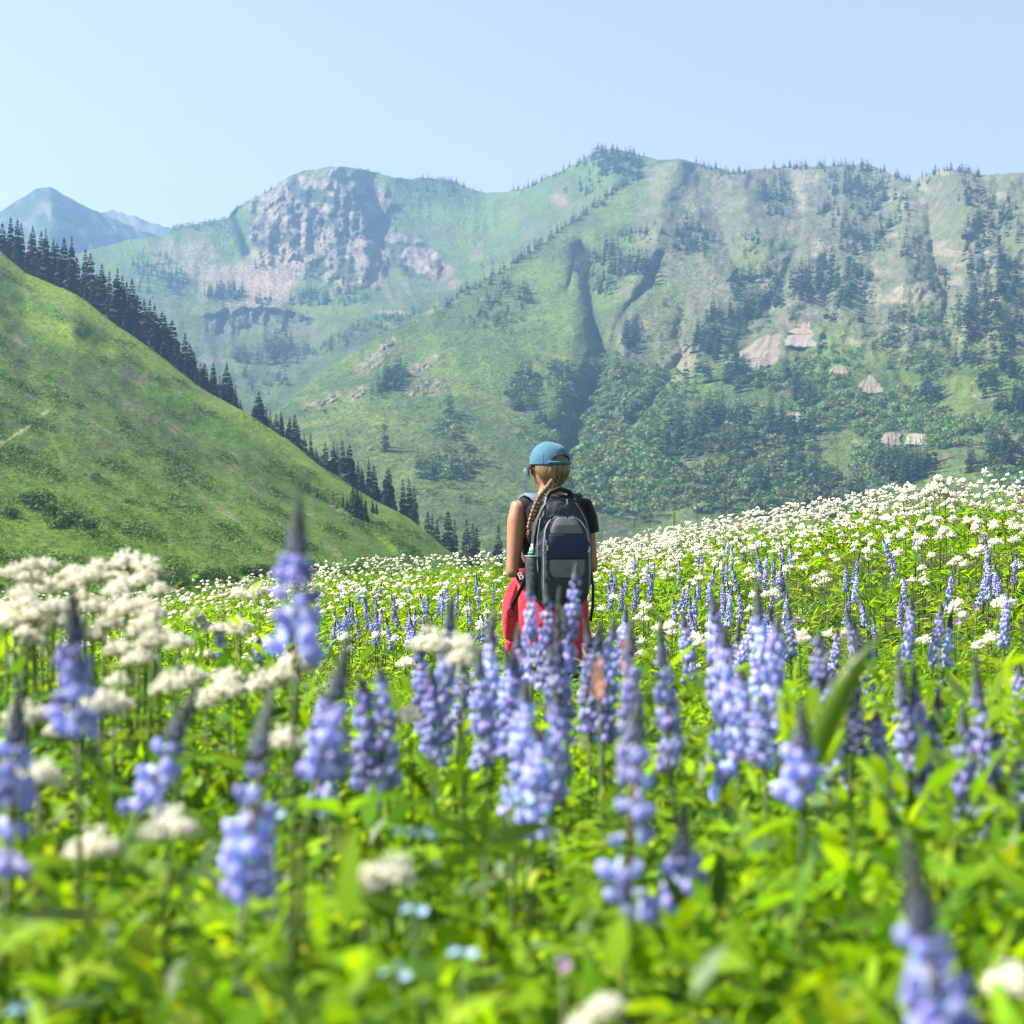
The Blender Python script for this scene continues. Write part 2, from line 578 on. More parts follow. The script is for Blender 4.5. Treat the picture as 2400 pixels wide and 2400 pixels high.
# ---- the front mountain: a spur on its left, then the right-hand skyline
SKY2 = I([430, 520, 600, 661, 759, 866, 992, 1071, 1127, 1192, 1281, 1355, 1436, 1510, 1540, 1590, 1652, 1727, 1764, 1838, 1938, 2037, 2087, 2137, 2174, 2223, 2298, 2400, 2550, 2900],
         [1180, 1090, 1015, 953, 872, 803, 737, 690, 658, 625, 563, 507, 445, 412, 385, 371, 388, 404, 396, 391, 388, 385, 407, 426, 407, 395, 410, 404, 420, 460])
def top2(u):
    return SKY2(u) + 2.5 * fbm(p3(u / 16.0, 5.0), 3, 22)
D2 = RBF([(430, 1180, 800), (600, 1015, 1050), (661, 953, 1160), (759, 872, 1270), (866, 803, 1370), (992, 737, 1510), (1071, 690, 1610), (1192, 625, 1730), (1281, 563, 1850),
          (1355, 507, 1950), (1436, 445, 2060), (1510, 412, 2130), (1590, 371, 2180), (1652, 388, 2150), (1727, 404, 2170), (1838, 391, 2280), (1938, 388, 2330), (2037, 385, 2300),
          (2137, 426, 2180), (2223, 395, 1950), (2298, 410, 1880), (2400, 404, 1800), (2600, 425, 1700), (2900, 460, 1600),
          (430, 1320, 650), (1000, 1320, 730), (1500, 1320, 780), (2000, 1320, 740), (2500, 1320, 680), (2900, 1320, 640),
          (1500, 1170, 930), (2000, 1120, 930), (2400, 1100, 880), (1000, 1150, 880), (750, 1040, 980), (1100, 900, 1160), (900, 900, 1170), (1300, 800, 1360), (1250, 680, 1600),
          (1390, 930, 1180), (1480, 700, 1520), (1620, 1000, 1060), (1600, 700, 1520), (1600, 500, 1880), (1720, 560, 1760), (1850, 850, 1230), (1850, 650, 1520), (1950, 480, 1950),
          (2100, 560, 1720), (2240, 650, 1430), (2300, 870, 1060), (2350, 560, 1520), (2050, 760, 1330), (2100, 950, 1080), (2600, 800, 1150), (2900, 900, 950), (1750, 450, 2030), (2230, 480, 1760)])
GULLY = [([(1370, 590), (1383, 690), (1393, 760), (1412, 815), (1425, 850), (1395, 900), (1365, 960), (1345, 1020), (1330, 1080)], 20, 80),
         ([(1545, 600), (1525, 660), (1470, 720), (1440, 770), (1428, 830)], 15, 60),
         ([(1860, 590), (1835, 660), (1800, 715), (1740, 760)], 26, 70),
         ([(1600, 730), (1590, 790), (1600, 830), (1560, 900), (1480, 990)], 15, 40),
         ([(2175, 480), (2185, 580), (2200, 650), (2220, 700), (2206, 760), (2232, 820)], 14, 60),
         ([(1360, 580), (1340, 640), (1330, 680)], 20, 45),
         ([(2280, 560), (2240, 640), (2222, 690)], 12, 30),
         ([(1850, 420), (1880, 520), (1870, 580)], 22, 30),
         ([(1640, 420), (1700, 560), (1730, 640)], 26, 26)]
RIDGE = [([(1590, 371), (1555, 470), (1540, 580), (1500, 660), (1455, 760), (1440, 860)], 34, 60),
         ([(1340, 640), (1350, 760), (1340, 860), (1300, 960)], 40, 30),
         ([(1900, 560), (1870, 640), (1850, 720)], 30, 40), ([(2120, 430), (2120, 560), (2130, 660)], 40, 50),
         ([(2223, 400), (2260, 520), (2260, 640), (2270, 760)], 34, 45), ([(1727, 410), (1760, 520), (1800, 620)], 34, 36)]

def depth2(px, py):
    D = D2(px, py)
    n1 = fbm(p3(px / 120.0, py / 170.0, 1.3), 5, 61, 0.5, ridged=True)
    n2 = fbm(p3(px / 30.0, py / 30.0, 1.7), 4, 67, 0.55)
    rough = (0.5 + 0.8 * sstep(1450, 1900, px)) * (1 - 0.75 * sstep(740, 980, py))
    n5 = fbm(p3(px / 11.0, py / 11.0, 4.7), 3, 69, 0.6)
    D = D - 34 * rough * n1 - 15 * rough * n2 - 5.5 * rough * n5
    wob = 7 * fbm(p3(px / 40.0, py / 40.0, 9.0), 3, 68)
    for ln, w, a in GULLY:
        d = seg_dist(px, py, ln) + wob
        D = D + a * np.exp(-np.abs(d) / w)
    for ln, w, a in RIDGE:
        D = D - a * np.exp(-(seg_dist(px, py, ln) / w) ** 2)
    for (cx, cy, rx, ry, ro) in OUTCROPS:
        b = blob(px, py, cx, cy, rx, ry, ro, 0.5, 0.4, int(cx) % 97)
        D = D - 2 * b - 9 * b * fbm(p3(px / 7.0, py / 7.0, 2.2), 3, 71, 0.6, ridged=True)
    return D
OUTCROPS = [(882, 845, 46, 17, -35), (768, 936, 44, 11, -18), (842, 918, 26, 12, -35), (1000, 908, 50, 17, -14), (1000, 852, 60, 10, -28), (903, 812, 22, 8, -35), (870, 1050, 6, 4, 0)]

def colour2(px, py, V):
    n = fbm(p3(px / 90.0, py / 50.0, 2.0), 5, 81)
    n2 = fbm(p3(px / 18.0, py / 12.0, 3.0), 4, 83)
    n3 = fbm(p3(px / 5.0, py / 5.0, 3.0), 3, 87)
    C = np.zeros(px.shape + (3,)) + GRASS
    C = mix(C, GRASS_B, sstep(-0.25, 0.35, n + 0.3 * n2))
    C = mix(C, GRASS_Y, 0.6 * sstep(0.15, 0.5, fbm(p3(px / 55.0 + py / 200.0, py / 14.0, 6.0), 4, 91)) * (1 - sstep(1300, 1450, px)) * sstep(780, 850, py))
    # sage and thin soil over the upper right slopes
    up = sstep(1430, 1560, px + 0.2 * (py - 500)) * (1 - sstep(760, 880, py))
    C = mix(C, mix(np.zeros_like(C) + SAGE, DRY * 0.85, sstep(-0.1, 0.45, n2 + 0.5 * n)), up * (0.6 + 0.4 * sstep(-0.4, 0.3, n2 - n)))
    C = mix(C, DRY * 1.25, 0.8 * up * sstep(0.10, 0.40, fbm(p3(px / 40.0, py / 22.0, 8.0), 5, 93)) * sstep(1700, 1900, px))
    C = mix(C, GRASS_B, 0.7 * blob(px, py, 1780, 600, 90, 34, -15, 0.6, 0.4, 20))
    C = mix(C, GRASS_B, 0.7 * blob(px, py, 1560, 690, 60, 60, 0, 0.6, 0.4, 22))
    C = mix(C, GRASS_B * 1.1, 0.8 * blob(px, py, 1960, 815, 130, 60, 12, 0.6, 0.4, 23))
    C = mix(C, GRASS_B * 1.1, 0.8 * blob(px, py, 2250, 950, 150, 60, 0, 0.6, 0.4, 24))
    low = sstep(900, 1000, py) * sstep(1250, 1400, px)
    C = mix(C, SAGE, 0.5 * low * sstep(0.0, 0.4, n2))
    C = mix(C, ROCK, 0.65 * low * sstep(0.3, 0.48, fbm(p3(px / 26.0, py / 12.0, 11.0), 4, 95)))
    C = mix(C, GRASS_B * 1.15, 0.8 * blob(px, py, 1580, 1175, 45, 60, -30, 0.5, 0.4, 25))
    C = mix(C, GRASS_B * 1.15, 0.8 * blob(px, py, 1665, 1095, 60, 22, 10, 0.5, 0.4, 26))
    C = mix(C, GRASS_B * 1.15, 0.8 * blob(px, py, 2230, 1110, 90, 34, 0, 0.5, 0.4, 27))
    for (cx, cy, rx, ry, ro) in OUTCROPS:
        b = blob(px, py, cx, cy, rx * 1.25, ry * 1.25, ro, 0.7, 0.9, int(cx) % 97)
        C = mix(C, mix(np.zeros_like(C) + ROCK, ROCK_P, sstep(-0.1, 0.4, n3)), 0.95 * b * sstep(-0.12, 0.12, n3 + 0.5 * n2 + 0.1))
    for (cx, cy, rx, ry, ro) in ((1075, 700, 70, 9, -26), (1010, 728, 30, 8, -14), (1890, 655, 20, 40, 25), (2330, 700, 40, 20, -30), (2260, 760, 30, 40, -20), (2150, 850, 40, 14, 10),
                                 (2000, 800, 30, 12, 0), (1590, 850, 60, 40, -30), (1480, 800, 20, 60, 25), (2380, 640, 30, 14, -20), (1310, 475, 24, 16, 30), (2310, 930, 40, 6, 5), (2280, 1000, 16, 6, 0),
                                 (2215, 1070, 24, 8, -10), (2195, 1090, 14, 5, 0), (1845, 915, 30, 12, 10), (1560, 870, 16, 8, 0)):
        b = blob(px, py, cx, cy, rx, ry, ro, 0.5, 0.55, int(cx + cy) % 89)
        C = mix(C, SCREE * 0.8 if (int(cx) % 2) else DRY * 1.25, 0.75 * b)
    for ln, w, a in GULLY[:3]:
        C = mix(C, SHRUB * 1.3, 0.5 * (1 - sstep(3, 14, seg_dist(px, py, ln) + 5 * n2)))
    return C

front_mountain = sheet('front_mountain', np.linspace(430, 2700, 520), top2, I([0, 3000], [1345, 1345]), 225, depth2, colour2, M_MOUNT)

# ---- two far peaks on the left
SKY3 = I([-500, -200, 0, 40, 85, 118, 150, 186, 242, 310, 360, 420, 480, 560], [520, 540, 497, 470, 443, 436, 455, 478, 502, 530, 548, 580, 602, 640])
def depth3(px, py):
    D = 3250 - 3.2 * (py - np.maximum(SKY3(px), 430))
    n = fbm(p3(px / 45.0 - py / 60.0, py / 120.0, 4.3), 5, 101, 0.55, ridged=True)
    return D - 60 * n + 1.2 * np.abs(px - 118)
def colour3(px, py, V):
    n2 = fbm(p3(px / 20.0, py / 20.0, 3.0), 4, 103)
    C = np.zeros(px.shape + (3,)) + np.array((0.036, 0.066, 0.028))
    C = mix(C, ROCK_D * 1.2, sstep(-0.1, 0.4, n2))
    C = mix(C, SAGE, sstep(0.0, 0.4, fbm(p3(px / 50.0, py / 30.0, 1.0), 3, 104)))
    C = mix(C, DRY * 1.2, 0.6 * blob(px, py, 125, 520, 8, 30, -25, 0.5, 0.4, 3))
    return C
sheet('far_peak', np.linspace(-500, 560, 190), lambda u: SKY3(u) + 3 * fbm(p3(u / 12.0, 2.0), 3, 23), I([0, 600], [760, 760]), 70, depth3, colour3, M_MOUNT, skirt=250)
SKY4 = I([100, 200, 242, 261, 300, 330, 360, 410, 470, 560, 700], [560, 520, 499, 491, 503, 513, 523, 538, 552, 575, 620])
def depth4(px, py):
    return 4100 - 3.5 * (py - 490) - 70 * fbm(p3(px / 40.0 - py / 60.0, py / 90.0, 7.3), 4, 107, 0.55, ridged=True)
sheet('farthest_peak', np.linspace(100, 700, 100), lambda u: SKY4(u) + 4 * fbm(p3(u / 12.0, 4.0), 3, 24), I([0, 600], [720, 720]), 36, depth4, colour3, M_MOUNT, skirt=250)

# ---- the near green hill on the left
HCREST = I([-600, -300, 0, 60, 176, 259, 362, 466, 575, 673, 776, 880, 932, 1000, 1070, 1150, 1300],
           [150, 370, 592, 640, 692, 750, 822, 903, 968, 1033, 1106, 1172, 1200, 1246, 1302, 1370, 1500])
HBOT = I([-600, 1300], [1900, 1900])
def hill_top(u):
    return HCREST(u) + 2.2 * fbm(p3(u / 22.0, 9.0), 4, 25) + 7.0 * fbm(p3(u / 95.0, 2.0), 2, 26)
def depthH(px, py):
    c = HCREST(px)
    Dc = np.interp(px, [-600, 0, 600, 1070, 1300], [720, 600, 500, 430, 400])
    t = np.clip((1450 - py) / (1450 - c), 0, 1.15)
    below = np.clip((py - 1450) / 450, 0, 1)
    D = 118 + (Dc - 118) * (0.75 * t + 0.25 * t ** 2.2) - 38 * below
    n = fbm(p3(px / 160.0 + py / 240.0, (py - 0.66 * px) / 90.0, 2.1), 4, 111)
    D = D * (1 + 0.035 * n * sstep(0.0, 0.25, t) * (1 - sstep(0.9, 1.0, t)))
    D = D + 16 * np.exp(-np.abs(seg_dist(px, py, [(720, 1150), (790, 1200), (860, 1240), (960, 1330)])) / 14)
    return D
def colourH(px, py, V):
    n = fbm(p3(px / 120.0, (py - 0.6 * px) / 45.0, 2.0), 5, 121)
    n2 = fbm(p3(px / 16.0, py / 9.0, 3.0), 4, 123)
    c = HCREST(px)
    r = py - c
    C = np.zeros(px.shape + (3,)) + np.array((0.074, 0.146, 0.013))
    C = mix(C, np.array((0.048, 0.100, 0.011)), sstep(-0.15, 0.35, n2))
    band = sstep(90, 180, r + 50 * n) * (1 - sstep(330, 470, r + 90 * n))
    C = mix(C, np.array((0.075, 0.092, 0.036)), 0.75 * band * sstep(-0.5, 0.25, n2 + 0.6 * n))
    C = mix(C, np.array((0.145, 0.232, 0.020)), 0.85 * (1 - sstep(14, 70, r + 22 * n)))  # crest strip painted brighter, standing in for grazing sunlight
    C = mix(C, np.array((0.145, 0.232, 0.020)), 0.7 * blob(px, py, 150, 780, 190, 34, 22, 0.6, 0.4, 33))
    C = mix(C, np.array((0.096, 0.180, 0.013)), 0.6 * sstep(1040, 1220, py + 60 * n))
    C = mix(C, DRY * 0.9, 0.6 * sstep(0.28, 0.5, fbm(p3(px / 60.0, (py - 0.66 * px) / 14.0, 5.0), 4, 125)) * sstep(10, 40, r) * (1 - sstep(260, 420, r)))
    C = mix(C, SCREE * 0.55, 0.85 * blob(px, py, 308, 872, 52, 13, 36, 0.5, 0.4, 34))
    C = mix(C, SCREE * 0.5, 0.7 * blob(px, py, 480, 925, 26, 7, 34, 0.5, 0.4, 35))
    C = mix(C, SCREE * 0.5, 0.7 * blob(px, py, 430, 898, 24, 6, 34, 0.5, 0.4, 36))
    C = mix(C, np.array((0.30, 0.29, 0.15)), 0.9 * (1 - sstep(2.0, 4.5, seg_dist(px, py, [(-40, 1065), (0, 1040), (60, 1005), (110, 965)]))))
    C = mix(C, DRY * 0.8, 0.6 * (1 - sstep(5, 12, seg_dist(px, py, [(770, 1185), (850, 1235)]))))
    return C
green_hill = sheet('green_hill', np.linspace(-450, 1250, 340), hill_top, HBOT, 200, depthH, colourH, M_HILL,
                   back=((6, 1.5), (20, 8), (50, 24), (100, 52), (200, 95)), skirt=30)

# ---- meadow
def ground(x, y):
    x, y = np.broadcast_arrays(np.asarray(x, float), np.asarray(y, float))
    u = 1200 + FPX * np.clip(x / np.maximum(y, 2.0), -0.55, 0.55)
    yc = np.interp(u, [0, 1200, 1700, 2200, 2700], [28, 28, 22, 15.5, 14.5])
    pyc = np.interp(u, [-800, 0, 400, 750, 1000, 1400, 1700, 2000, 2200, 2400, 3000], [1440, 1410, 1390, 1338, 1322, 1292, 1232, 1178, 1150, 1140, 1100])
    zc = (1200 - pyc) / FPX * yc - 0.60
    z8 = np.interp(u, [-800, 400, 1290, 2400, 3000], [-1.30, -1.32, -1.34, -1.16, -1.05])
    t = np.clip(y / 8.5, 0, 1)
    za = -0.88 + (z8 + 0.88) * t ** 1.5
    s = np.clip((y - 8.5) / np.maximum(yc - 8.5, 1), 0, 1)
    zb = z8 + (zc - z8) * (s * (1.35 - 0.35 * s))
    z = np.where(y < 8.5, za, zb)
    e = np.clip(y - yc, 0, None)
    z = z - np.where(e < 45, 0.01 * e + 0.0032 * e * e, 0.45 + 6.48 + 0.29 * (e - 45))
    z = z + 0.05 * fbm(p3(x / 2.2, y / 2.2, 0.5), 3, 131)
    return np.maximum(z, -37.0)

def gz(x, y):
    return float(ground(np.array([x]), np.array([y]))[0])

_k = np.linspace(-1, 1, 121)
_gx = 500 * np.sinh(_k * 6.2) / np.sinh(6.2)
_m = np.linspace(0, 1, 150)
_gy = -30 + 430 * (0.22 * _m + 0.78 * _m ** 3.4)
GX, GY = np.meshgrid(_gx, _gy)
GZ = ground(GX, GY)
_n = fbm(p3(GX / 1.5, GY / 1.5), 4, 141)
gc = mix(np.zeros(GX.shape + (3,)) + np.array((0.035, 0.060, 0.016)), np.array((0.055, 0.045, 0.028)), sstep(-0.1, 0.4, _n))
gc = mix(gc, np.array((0.07, 0.13, 0.025)), sstep(25, 40, GY))
_i = np.arange(GX.size).reshape(GX.shape)
_F = np.stack([_i[:-1, :-1], _i[:-1, 1:], _i[1:, 1:], _i[1:, :-1]], -1).reshape(-1, 4)
structure(link('meadow_ground', np_mesh('meadow_ground', np.stack([GX, GY, GZ], -1).reshape(-1, 3), _F, gc.reshape(-1, 3), True), M_SOIL))
mb = MB()
mb.rings([[(5000 * math.cos(a * math.pi / 32), 5000 * math.sin(a * math.pi / 32), -38.5) for a in range(64)]], cap=False)
mb.f.append(tuple(range(64)))
structure(link('valley_floor', mb.mesh('valley_floor', False, np.array((0.07, 0.12, 0.03))), M_HILL))

# ------------------------------------------------------------------ trees
def conifer_crown(seed, whorls, nbr, width=0.15, shape=0.8, low=0.06, gap=0.0):
    """unit-height spruce crown: whorls of drooping boughs made of kite-shaped faces"""
    r = np.random.default_rng(seed)
    V, F, C = [], [], []
    def quad(a, b, c, d, col):
        i = len(V)
        V.extend([a, b, c, d]); F.append((i, i + 1, i + 2, i + 3)); C.extend([col] * 4)
    for w in range(whorls):
        t = (w + r.uniform(-0.3, 0.3)) / whorls
        t = min(max(t, 0.0), 0.985)
        z = low + (1 - low) * t
        R = width * (1 - t) ** shape * r.uniform(0.78, 1.12) + 0.010
        n = max(4, int(nbr * (0.6 + 0.4 * (1 - t))))
        a0 = r.uniform(0, 6.28)
        for k in range(n):
            if r.random() < gap:
                continue
            a = a0 + 6.283 * k / n + r.uniform(-0.25, 0.25)
            L = R * r.uniform(0.65, 1.15)
            d = np.array((math.cos(a), math.sin(a), 0.0))
            s = np.array((-d[1], d[0], 0.0))
            droop = -L * r.uniform(0.15, 0.65)
            wd = L * r.uniform(0.42, 0.70) + 0.006
            z0 = z + L * 0.15
            base = np.array((0, 0, z0))
            mid = d * L * 0.55 + np.array((0, 0, z0 + droop * 0.35))
            tip = d * L + np.array((0, 0, z0 + droop))
            g = r.uniform(0.7, 1.25)
            col = np.array((0.026, 0.046, 0.022)) * g
            quad(base, mid + s * wd, tip, mid - s * wd, col)
            # hanging underside
            if whorls > 14:
                h = -L * r.uniform(0.25, 0.5)
                quad(base * np.array((1, 1, 1)), mid + np.array((0, 0, h * 0.3)), tip + np.array((0, 0, h * 0.2)), mid + np.array((0, 0, h - 0.006)), col * 0.9)
    # leader
    for k in range(3):
        a = k * 2.1
        d = np.array((math.cos(a), math.sin(a), 0)) * 0.010
        quad(np.array((0, 0, 1.02)), d + np.array((0, 0, 0.95)), np.array((0, 0, 0.90)), -d + np.array((0, 0, 0.95)), np.array((0.026, 0.046, 0.022)))
    return np.array(V), np.array(F), np.array(C)

def trunk_mesh(name, h=1.0, r=0.017):
    m = MB()
    m.tube([(0, 0, -0.06), (0.003, 0, 0.25), (-0.002, 0.002, 0.6), (0, 0, 0.95)], [r, r * 0.75, r * 0.45, r * 0.1], 6)
    return m.mesh(name)

HERO = []
for k, (wh, nb, wd, sh) in enumerate(((30, 10, 0.19, 0.85), (28, 9, 0.16, 0.75), (28, 9, 0.21, 0.9), (26, 9, 0.14, 0.7), (30, 10, 0.235, 0.8))):
    V, F, C = conifer_crown(200 + k, wh, nb, wd, sh, 0.05, 0.06)
    HERO.append(np_mesh('conifer_crown', V, F, C))
FAR = []
for k, (wd, sh) in enumerate(((0.20, 0.75), (0.17, 0.65), (0.24, 0.8), (0.19, 0.55))):
    FAR.append(conifer_crown(300 + k, 10, 6, wd, sh, 0.04, 0.05))
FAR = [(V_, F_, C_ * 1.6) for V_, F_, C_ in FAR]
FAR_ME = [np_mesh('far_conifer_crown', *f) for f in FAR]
M_DEAD = mat_leaf('dead_needles', 0.1, 0.8, 0.1, (1, 1, 1), rgb=(0.075, 0.058, 0.042))
DEAD_ME = HERO[1].copy()
TRUNK = trunk_mesh('conifer_trunk')
for me in HERO + FAR_ME:
    me.materials.append(M_CONIFER)
TRUNK.materials.append(M_BARK)
DEAD_ME.materials.append(M_DEAD)

def place_conifer(loc, h, label, group, hero=True, dead=False, var=None):
    t = thing('conifer', label, 'tree', loc, random.uniform(0, 6.28), group)
    w_ = h * random.uniform(0.75, 1.25)
    t.scale = (w_, w_ * random.uniform(0.9, 1.1), h)
    t.rotation_euler = (random.uniform(-0.03, 0.03), random.uniform(-0.03, 0.03), t.rotation_euler[2])
    me = (HERO if hero else FAR_ME)
    c = link('crown', DEAD_ME if dead else me[random.randrange(len(me)) if var is None else var], None, t)
    link('trunk', TRUNK, None, t)
    return t

def hill_point(px, back):
    """a spot on the hill's far side, back metres behind the crest seen at column px"""
    cy = float(hill_top(np.array([px]))[0])
    D = float(depthH(np.array([px]), np.array([cy]))[0])
    c = P(px, cy, D)
    d = Vector((c.x, c.y, 0)).normalized()
    dz = np.interp(back, [0, 6, 20, 50, 100, 200], [0, 1.5, 8, 24, 52, 95])
    return c + d * back - Vector((0, 0, dz))

# the row behind the hill's crest: (px, top py)
ROW_A = [(8, 520), (25, 507), (40, 512), (55, 522), (66, 545), (78, 528), (94, 540), (108, 534), (120, 560), (133, 568), (150, 556), (166, 553), (182, 600), (196, 580), (216, 592), (228, 640),
         (240, 618), (256, 632), (270, 628), (284, 645), (294, 660), (312, 652), (326, 690), (340, 700), (350, 702), (362, 712), (374, 730), (393, 738), (402, 750), (415, 778), (434, 780),
         (446, 805), (458, 822), (470, 850), (482, 850), (500, 848), (514, 880), (527, 852), (540, 880), (552, 905), (564, 936)]
ROW_B = [(592, 962), (608, 918), (624, 958), (636, 962), (648, 968), (662, 965), (676, 978), (690, 970), (702, 995), (716, 1015), (730, 1016), (742, 1050), (764, 1036), (780, 1034), (792, 1045), (806, 1030),
         (818, 1040), (830, 1082), (842, 1076), (866, 1074), (880, 1088), (905, 1100), (915, 1096), (948, 1122), (962, 1120), (972, 1140), (1003, 1198), (1010, 1206), (1022, 1214), (1048, 1194), (1066, 1216),
         (1090, 1216), (1102, 1224), (1120, 1234), (1164, 1230)]
RIDGE_TREES = []
nth = ['first', 'second', 'third'] + ['%dth' % k for k in range(4, 21)] + [('%d' % k) + ('st' if k % 10 == 1 else 'nd' if k % 10 == 2 else 'rd' if k % 10 == 3 else 'th') for k in range(21, 60)]
def ridge_tree(px, tpy, back, label, group, dead=False):
    g = hill_point(px, back)
    ztop = (1200 - tpy) / FPX * g.y
    h = ztop - g.z
    px_w = 1
    return place_conifer((g.x * 1.0, g.y, g.z), max(h, 3.0), label, group, dead=dead)
for row, grp, where in ((ROW_A, 'conifers in the dense row along the upper hill crest', 'in the upper dense row'),
                        (ROW_B, 'conifers in the row along the lower hill crest', 'in the lower row')):
    for i, (px, tpy) in enumerate(row):
        cy = float(HCREST(px))
        vis = (cy - tpy) / FPX * 520
        back = 10 if vis > 15 else 16
        if row is ROW_B and px > 990:
            back = 26
        look = 'tall' if vis > 16 else ('short' if vis < 9 else 'dark')
        ridge_tree(px + random.uniform(-2, 2), tpy, back + random.uniform(-4, 4), '%s conifer on the hill crest, %s from left %s' % ('grey-brown dead' if (i % 9 == 5) else look, nth[i], where), grp, dead=(i % 9 == 5))
# smaller trees filling the row's foot, a little in front of it
for i in range(58):
    px = 4 + 556 * (i + random.random()) / 58
    g = hill_point(px, random.uniform(5, 20))
    h = random.uniform(7, 13)
    place_conifer(g, h, 'shorter dark conifer at the foot of the dense crest row', 'short conifers at the foot of the crest row')
for i in range(14):
    px = 600 + 330 * (i + random.random()) / 14
    g = hill_point(px, random.uniform(5, 16))
    place_conifer(g, random.uniform(5, 9), 'short dark conifer at the foot of the lower crest row', 'short conifers at the foot of the lower row')
# the small stand on the near face of the hill
def hill_front(px, py):
    D = float(depthH(np.array([float(px)]), np.array([float(py)]))[0])
    return P(px, py, D)
STAND = [(737, 1162, 1146), (744, 1168, 1140), (752, 1172, 1150), (760, 1178, 1150), (804, 1190, 1150), (814, 1198, 1158), (822, 1204, 1152), (830, 1208, 1120), (836, 1214, 1125), (846, 1218, 1148), (856, 1222, 1160),
         (790, 1192, 1178), (782, 1186, 1176), (874, 1202, 1165), (882, 1204, 1168)]
for i, (px, by, ty) in enumerate(STAND):
    g = hill_front(px, by)
    h = (by - ty) / FPX * g.y
    place_conifer(g - Vector((0, 0, 0.4)), h, 'slim conifer in the small stand on the hill face, %s from left' % nth[i], 'conifers in the small stand on the hill face')

# ---- trees on the mountains: every patch as a quadrilateral-free box in photo pixels
def c4(x0, y0, x1, y1):
    return (1200 + x0 * .6211, 300 + y0 * .6211, 1200 + x1 * .6211, 300 + y1 * .6211)
def c3(x0, y0, x1, y1):
    return (400 + x0 * .4658, 320 + y0 * .4658, 400 + x1 * .4658, 320 + y1 * .4658)
def line4(pts):
    return [(1200 + x * .6211, 300 + y * .6211) for x, y in pts]
def line3(pts):
    return [(400 + x * .4658, 320 + y * .4658) for x, y in pts]
CON2 = [  # (box or line, count, height, width of line in px, clumpiness)
    (line4([(500, 165), (420, 215), (330, 290), (250, 330), (160, 395), (100, 440), (0, 520)]), 95, 12, 9), (line4([(0, 520), (-160, 610), (-280, 690)]), 26, 11, 8),
    (c4(600, 370, 750, 500), 55, 12, 0), (c4(380, 385, 560, 430), 26, 8, 0), (c4(235, 465, 325, 560), 46, 11, 0), (c4(340, 435, 420, 560), 44, 12, 0), (c4(400, 480, 520, 570), 46, 12, 0),
    (c4(300, 570, 390, 645), 24, 11, 0), (c4(415, 740, 475, 830), 22, 11, 0), (line4([(700, 135), (800, 165), (900, 175)]), 34, 11, 7), (c4(925, 195, 1060, 330), 64, 12, 0),
    (line4([(950, 150), (1060, 148), (1200, 142), (1340, 140), (1420, 165), (1500, 205)]), 70, 12, 7), (c4(1180, 150, 1420, 270), 84, 12, 0), (c4(1130, 230, 1500, 400), 100, 13, 0), (c4(1230, 390, 1420, 480), 46, 13, 0),
    (line4([(1520, 230), (1570, 185), (1640, 155), (1720, 170), (1780, 190)]), 44, 11, 8), (c4(1680, 190, 1770, 300), 16, 12, 0), (c4(1700, 250, 1932, 600), 110, 13, 0), (c4(1680, 560, 1960, 850), 110, 14, 0),
    (c4(1050, 520, 1360, 680), 120, 14, 0), (c4(700, 690, 900, 880), 90, 13, 0), (c4(800, 540, 1010, 720), 84, 13, 0), (c4(680, 780, 790, 880), 30, 14, 0), (c4(990, 800, 1090, 900), 12, 15, 0), (c4(1480, 540, 1660, 620), 24, 9, 0),
    (c4(1020, 880, 1060, 960), 6, 18, 0), (c4(620, 1060, 1150, 1260), 150, 14, 0), (c4(800, 880, 960, 1000), 60, 13, 0), (c4(1060, 980, 1140, 1070), 22, 15, 0), (c4(1360, 1240, 1580, 1360), 64, 14, 0),
    (c4(480, 1130, 700, 1260), 40, 12, 0), (c4(1690, 1255, 1745, 1315), 9, 12, 0), (c4(1790, 1215, 1890, 1310), 26, 14, 0), (c4(1832, 885, 1892, 950), 14, 13, 0), (c4(1760, 930, 1835, 1015), 10, 13, 0), (c4(1840, 1020, 1950, 1110), 26, 13, 0),
    (c4(1530, 980, 1610, 1100), 26, 14, 0), (c4(1660, 860, 1760, 920), 20, 12, 0), (c4(1360, 700, 1640, 860), 40, 10, 0), (c4(1440, 860, 1600, 940), 22, 10, 0), (c4(600, 1260, 1400, 1480), 130, 13, 0), (c4(60, 1090, 130, 1130), 9, 10, 0),
    (c3(1560, 700, 1840, 960), 56, 11, 0), (c3(1690, 1200, 1860, 1400), 40, 11, 0), (c3(1070, 1185, 1200, 1275), 34, 12, 0), (c3(1880, 1180, 2000, 1320), 24, 11, 0), (c3(1000, 1250, 1065, 1310), 8, 9, 0), (c3(1390, 1370, 1420, 1420), 3, 15, 0),
    ((980, 1060, 1130, 1130), 24, 9, 0), ((890, 1040, 912, 1066), 3, 14, 0), ((975, 1110, 1000, 1128), 2, 12, 0), ((1050, 1100, 1100, 1120), 6, 11, 0), (c4(1900, 1160, 2000, 1290), 20, 14, 0), (c4(480, 320, 760, 420), 10, 9, 0), (c4(830, 380, 950, 480), 16, 9, 0),
    (c4(640, 900, 760, 1000), 10, 12, 0), (c4(1180, 700, 1330, 760), 8, 12, 0), (c4(1440, 380, 1560, 520), 14, 11, 0)]
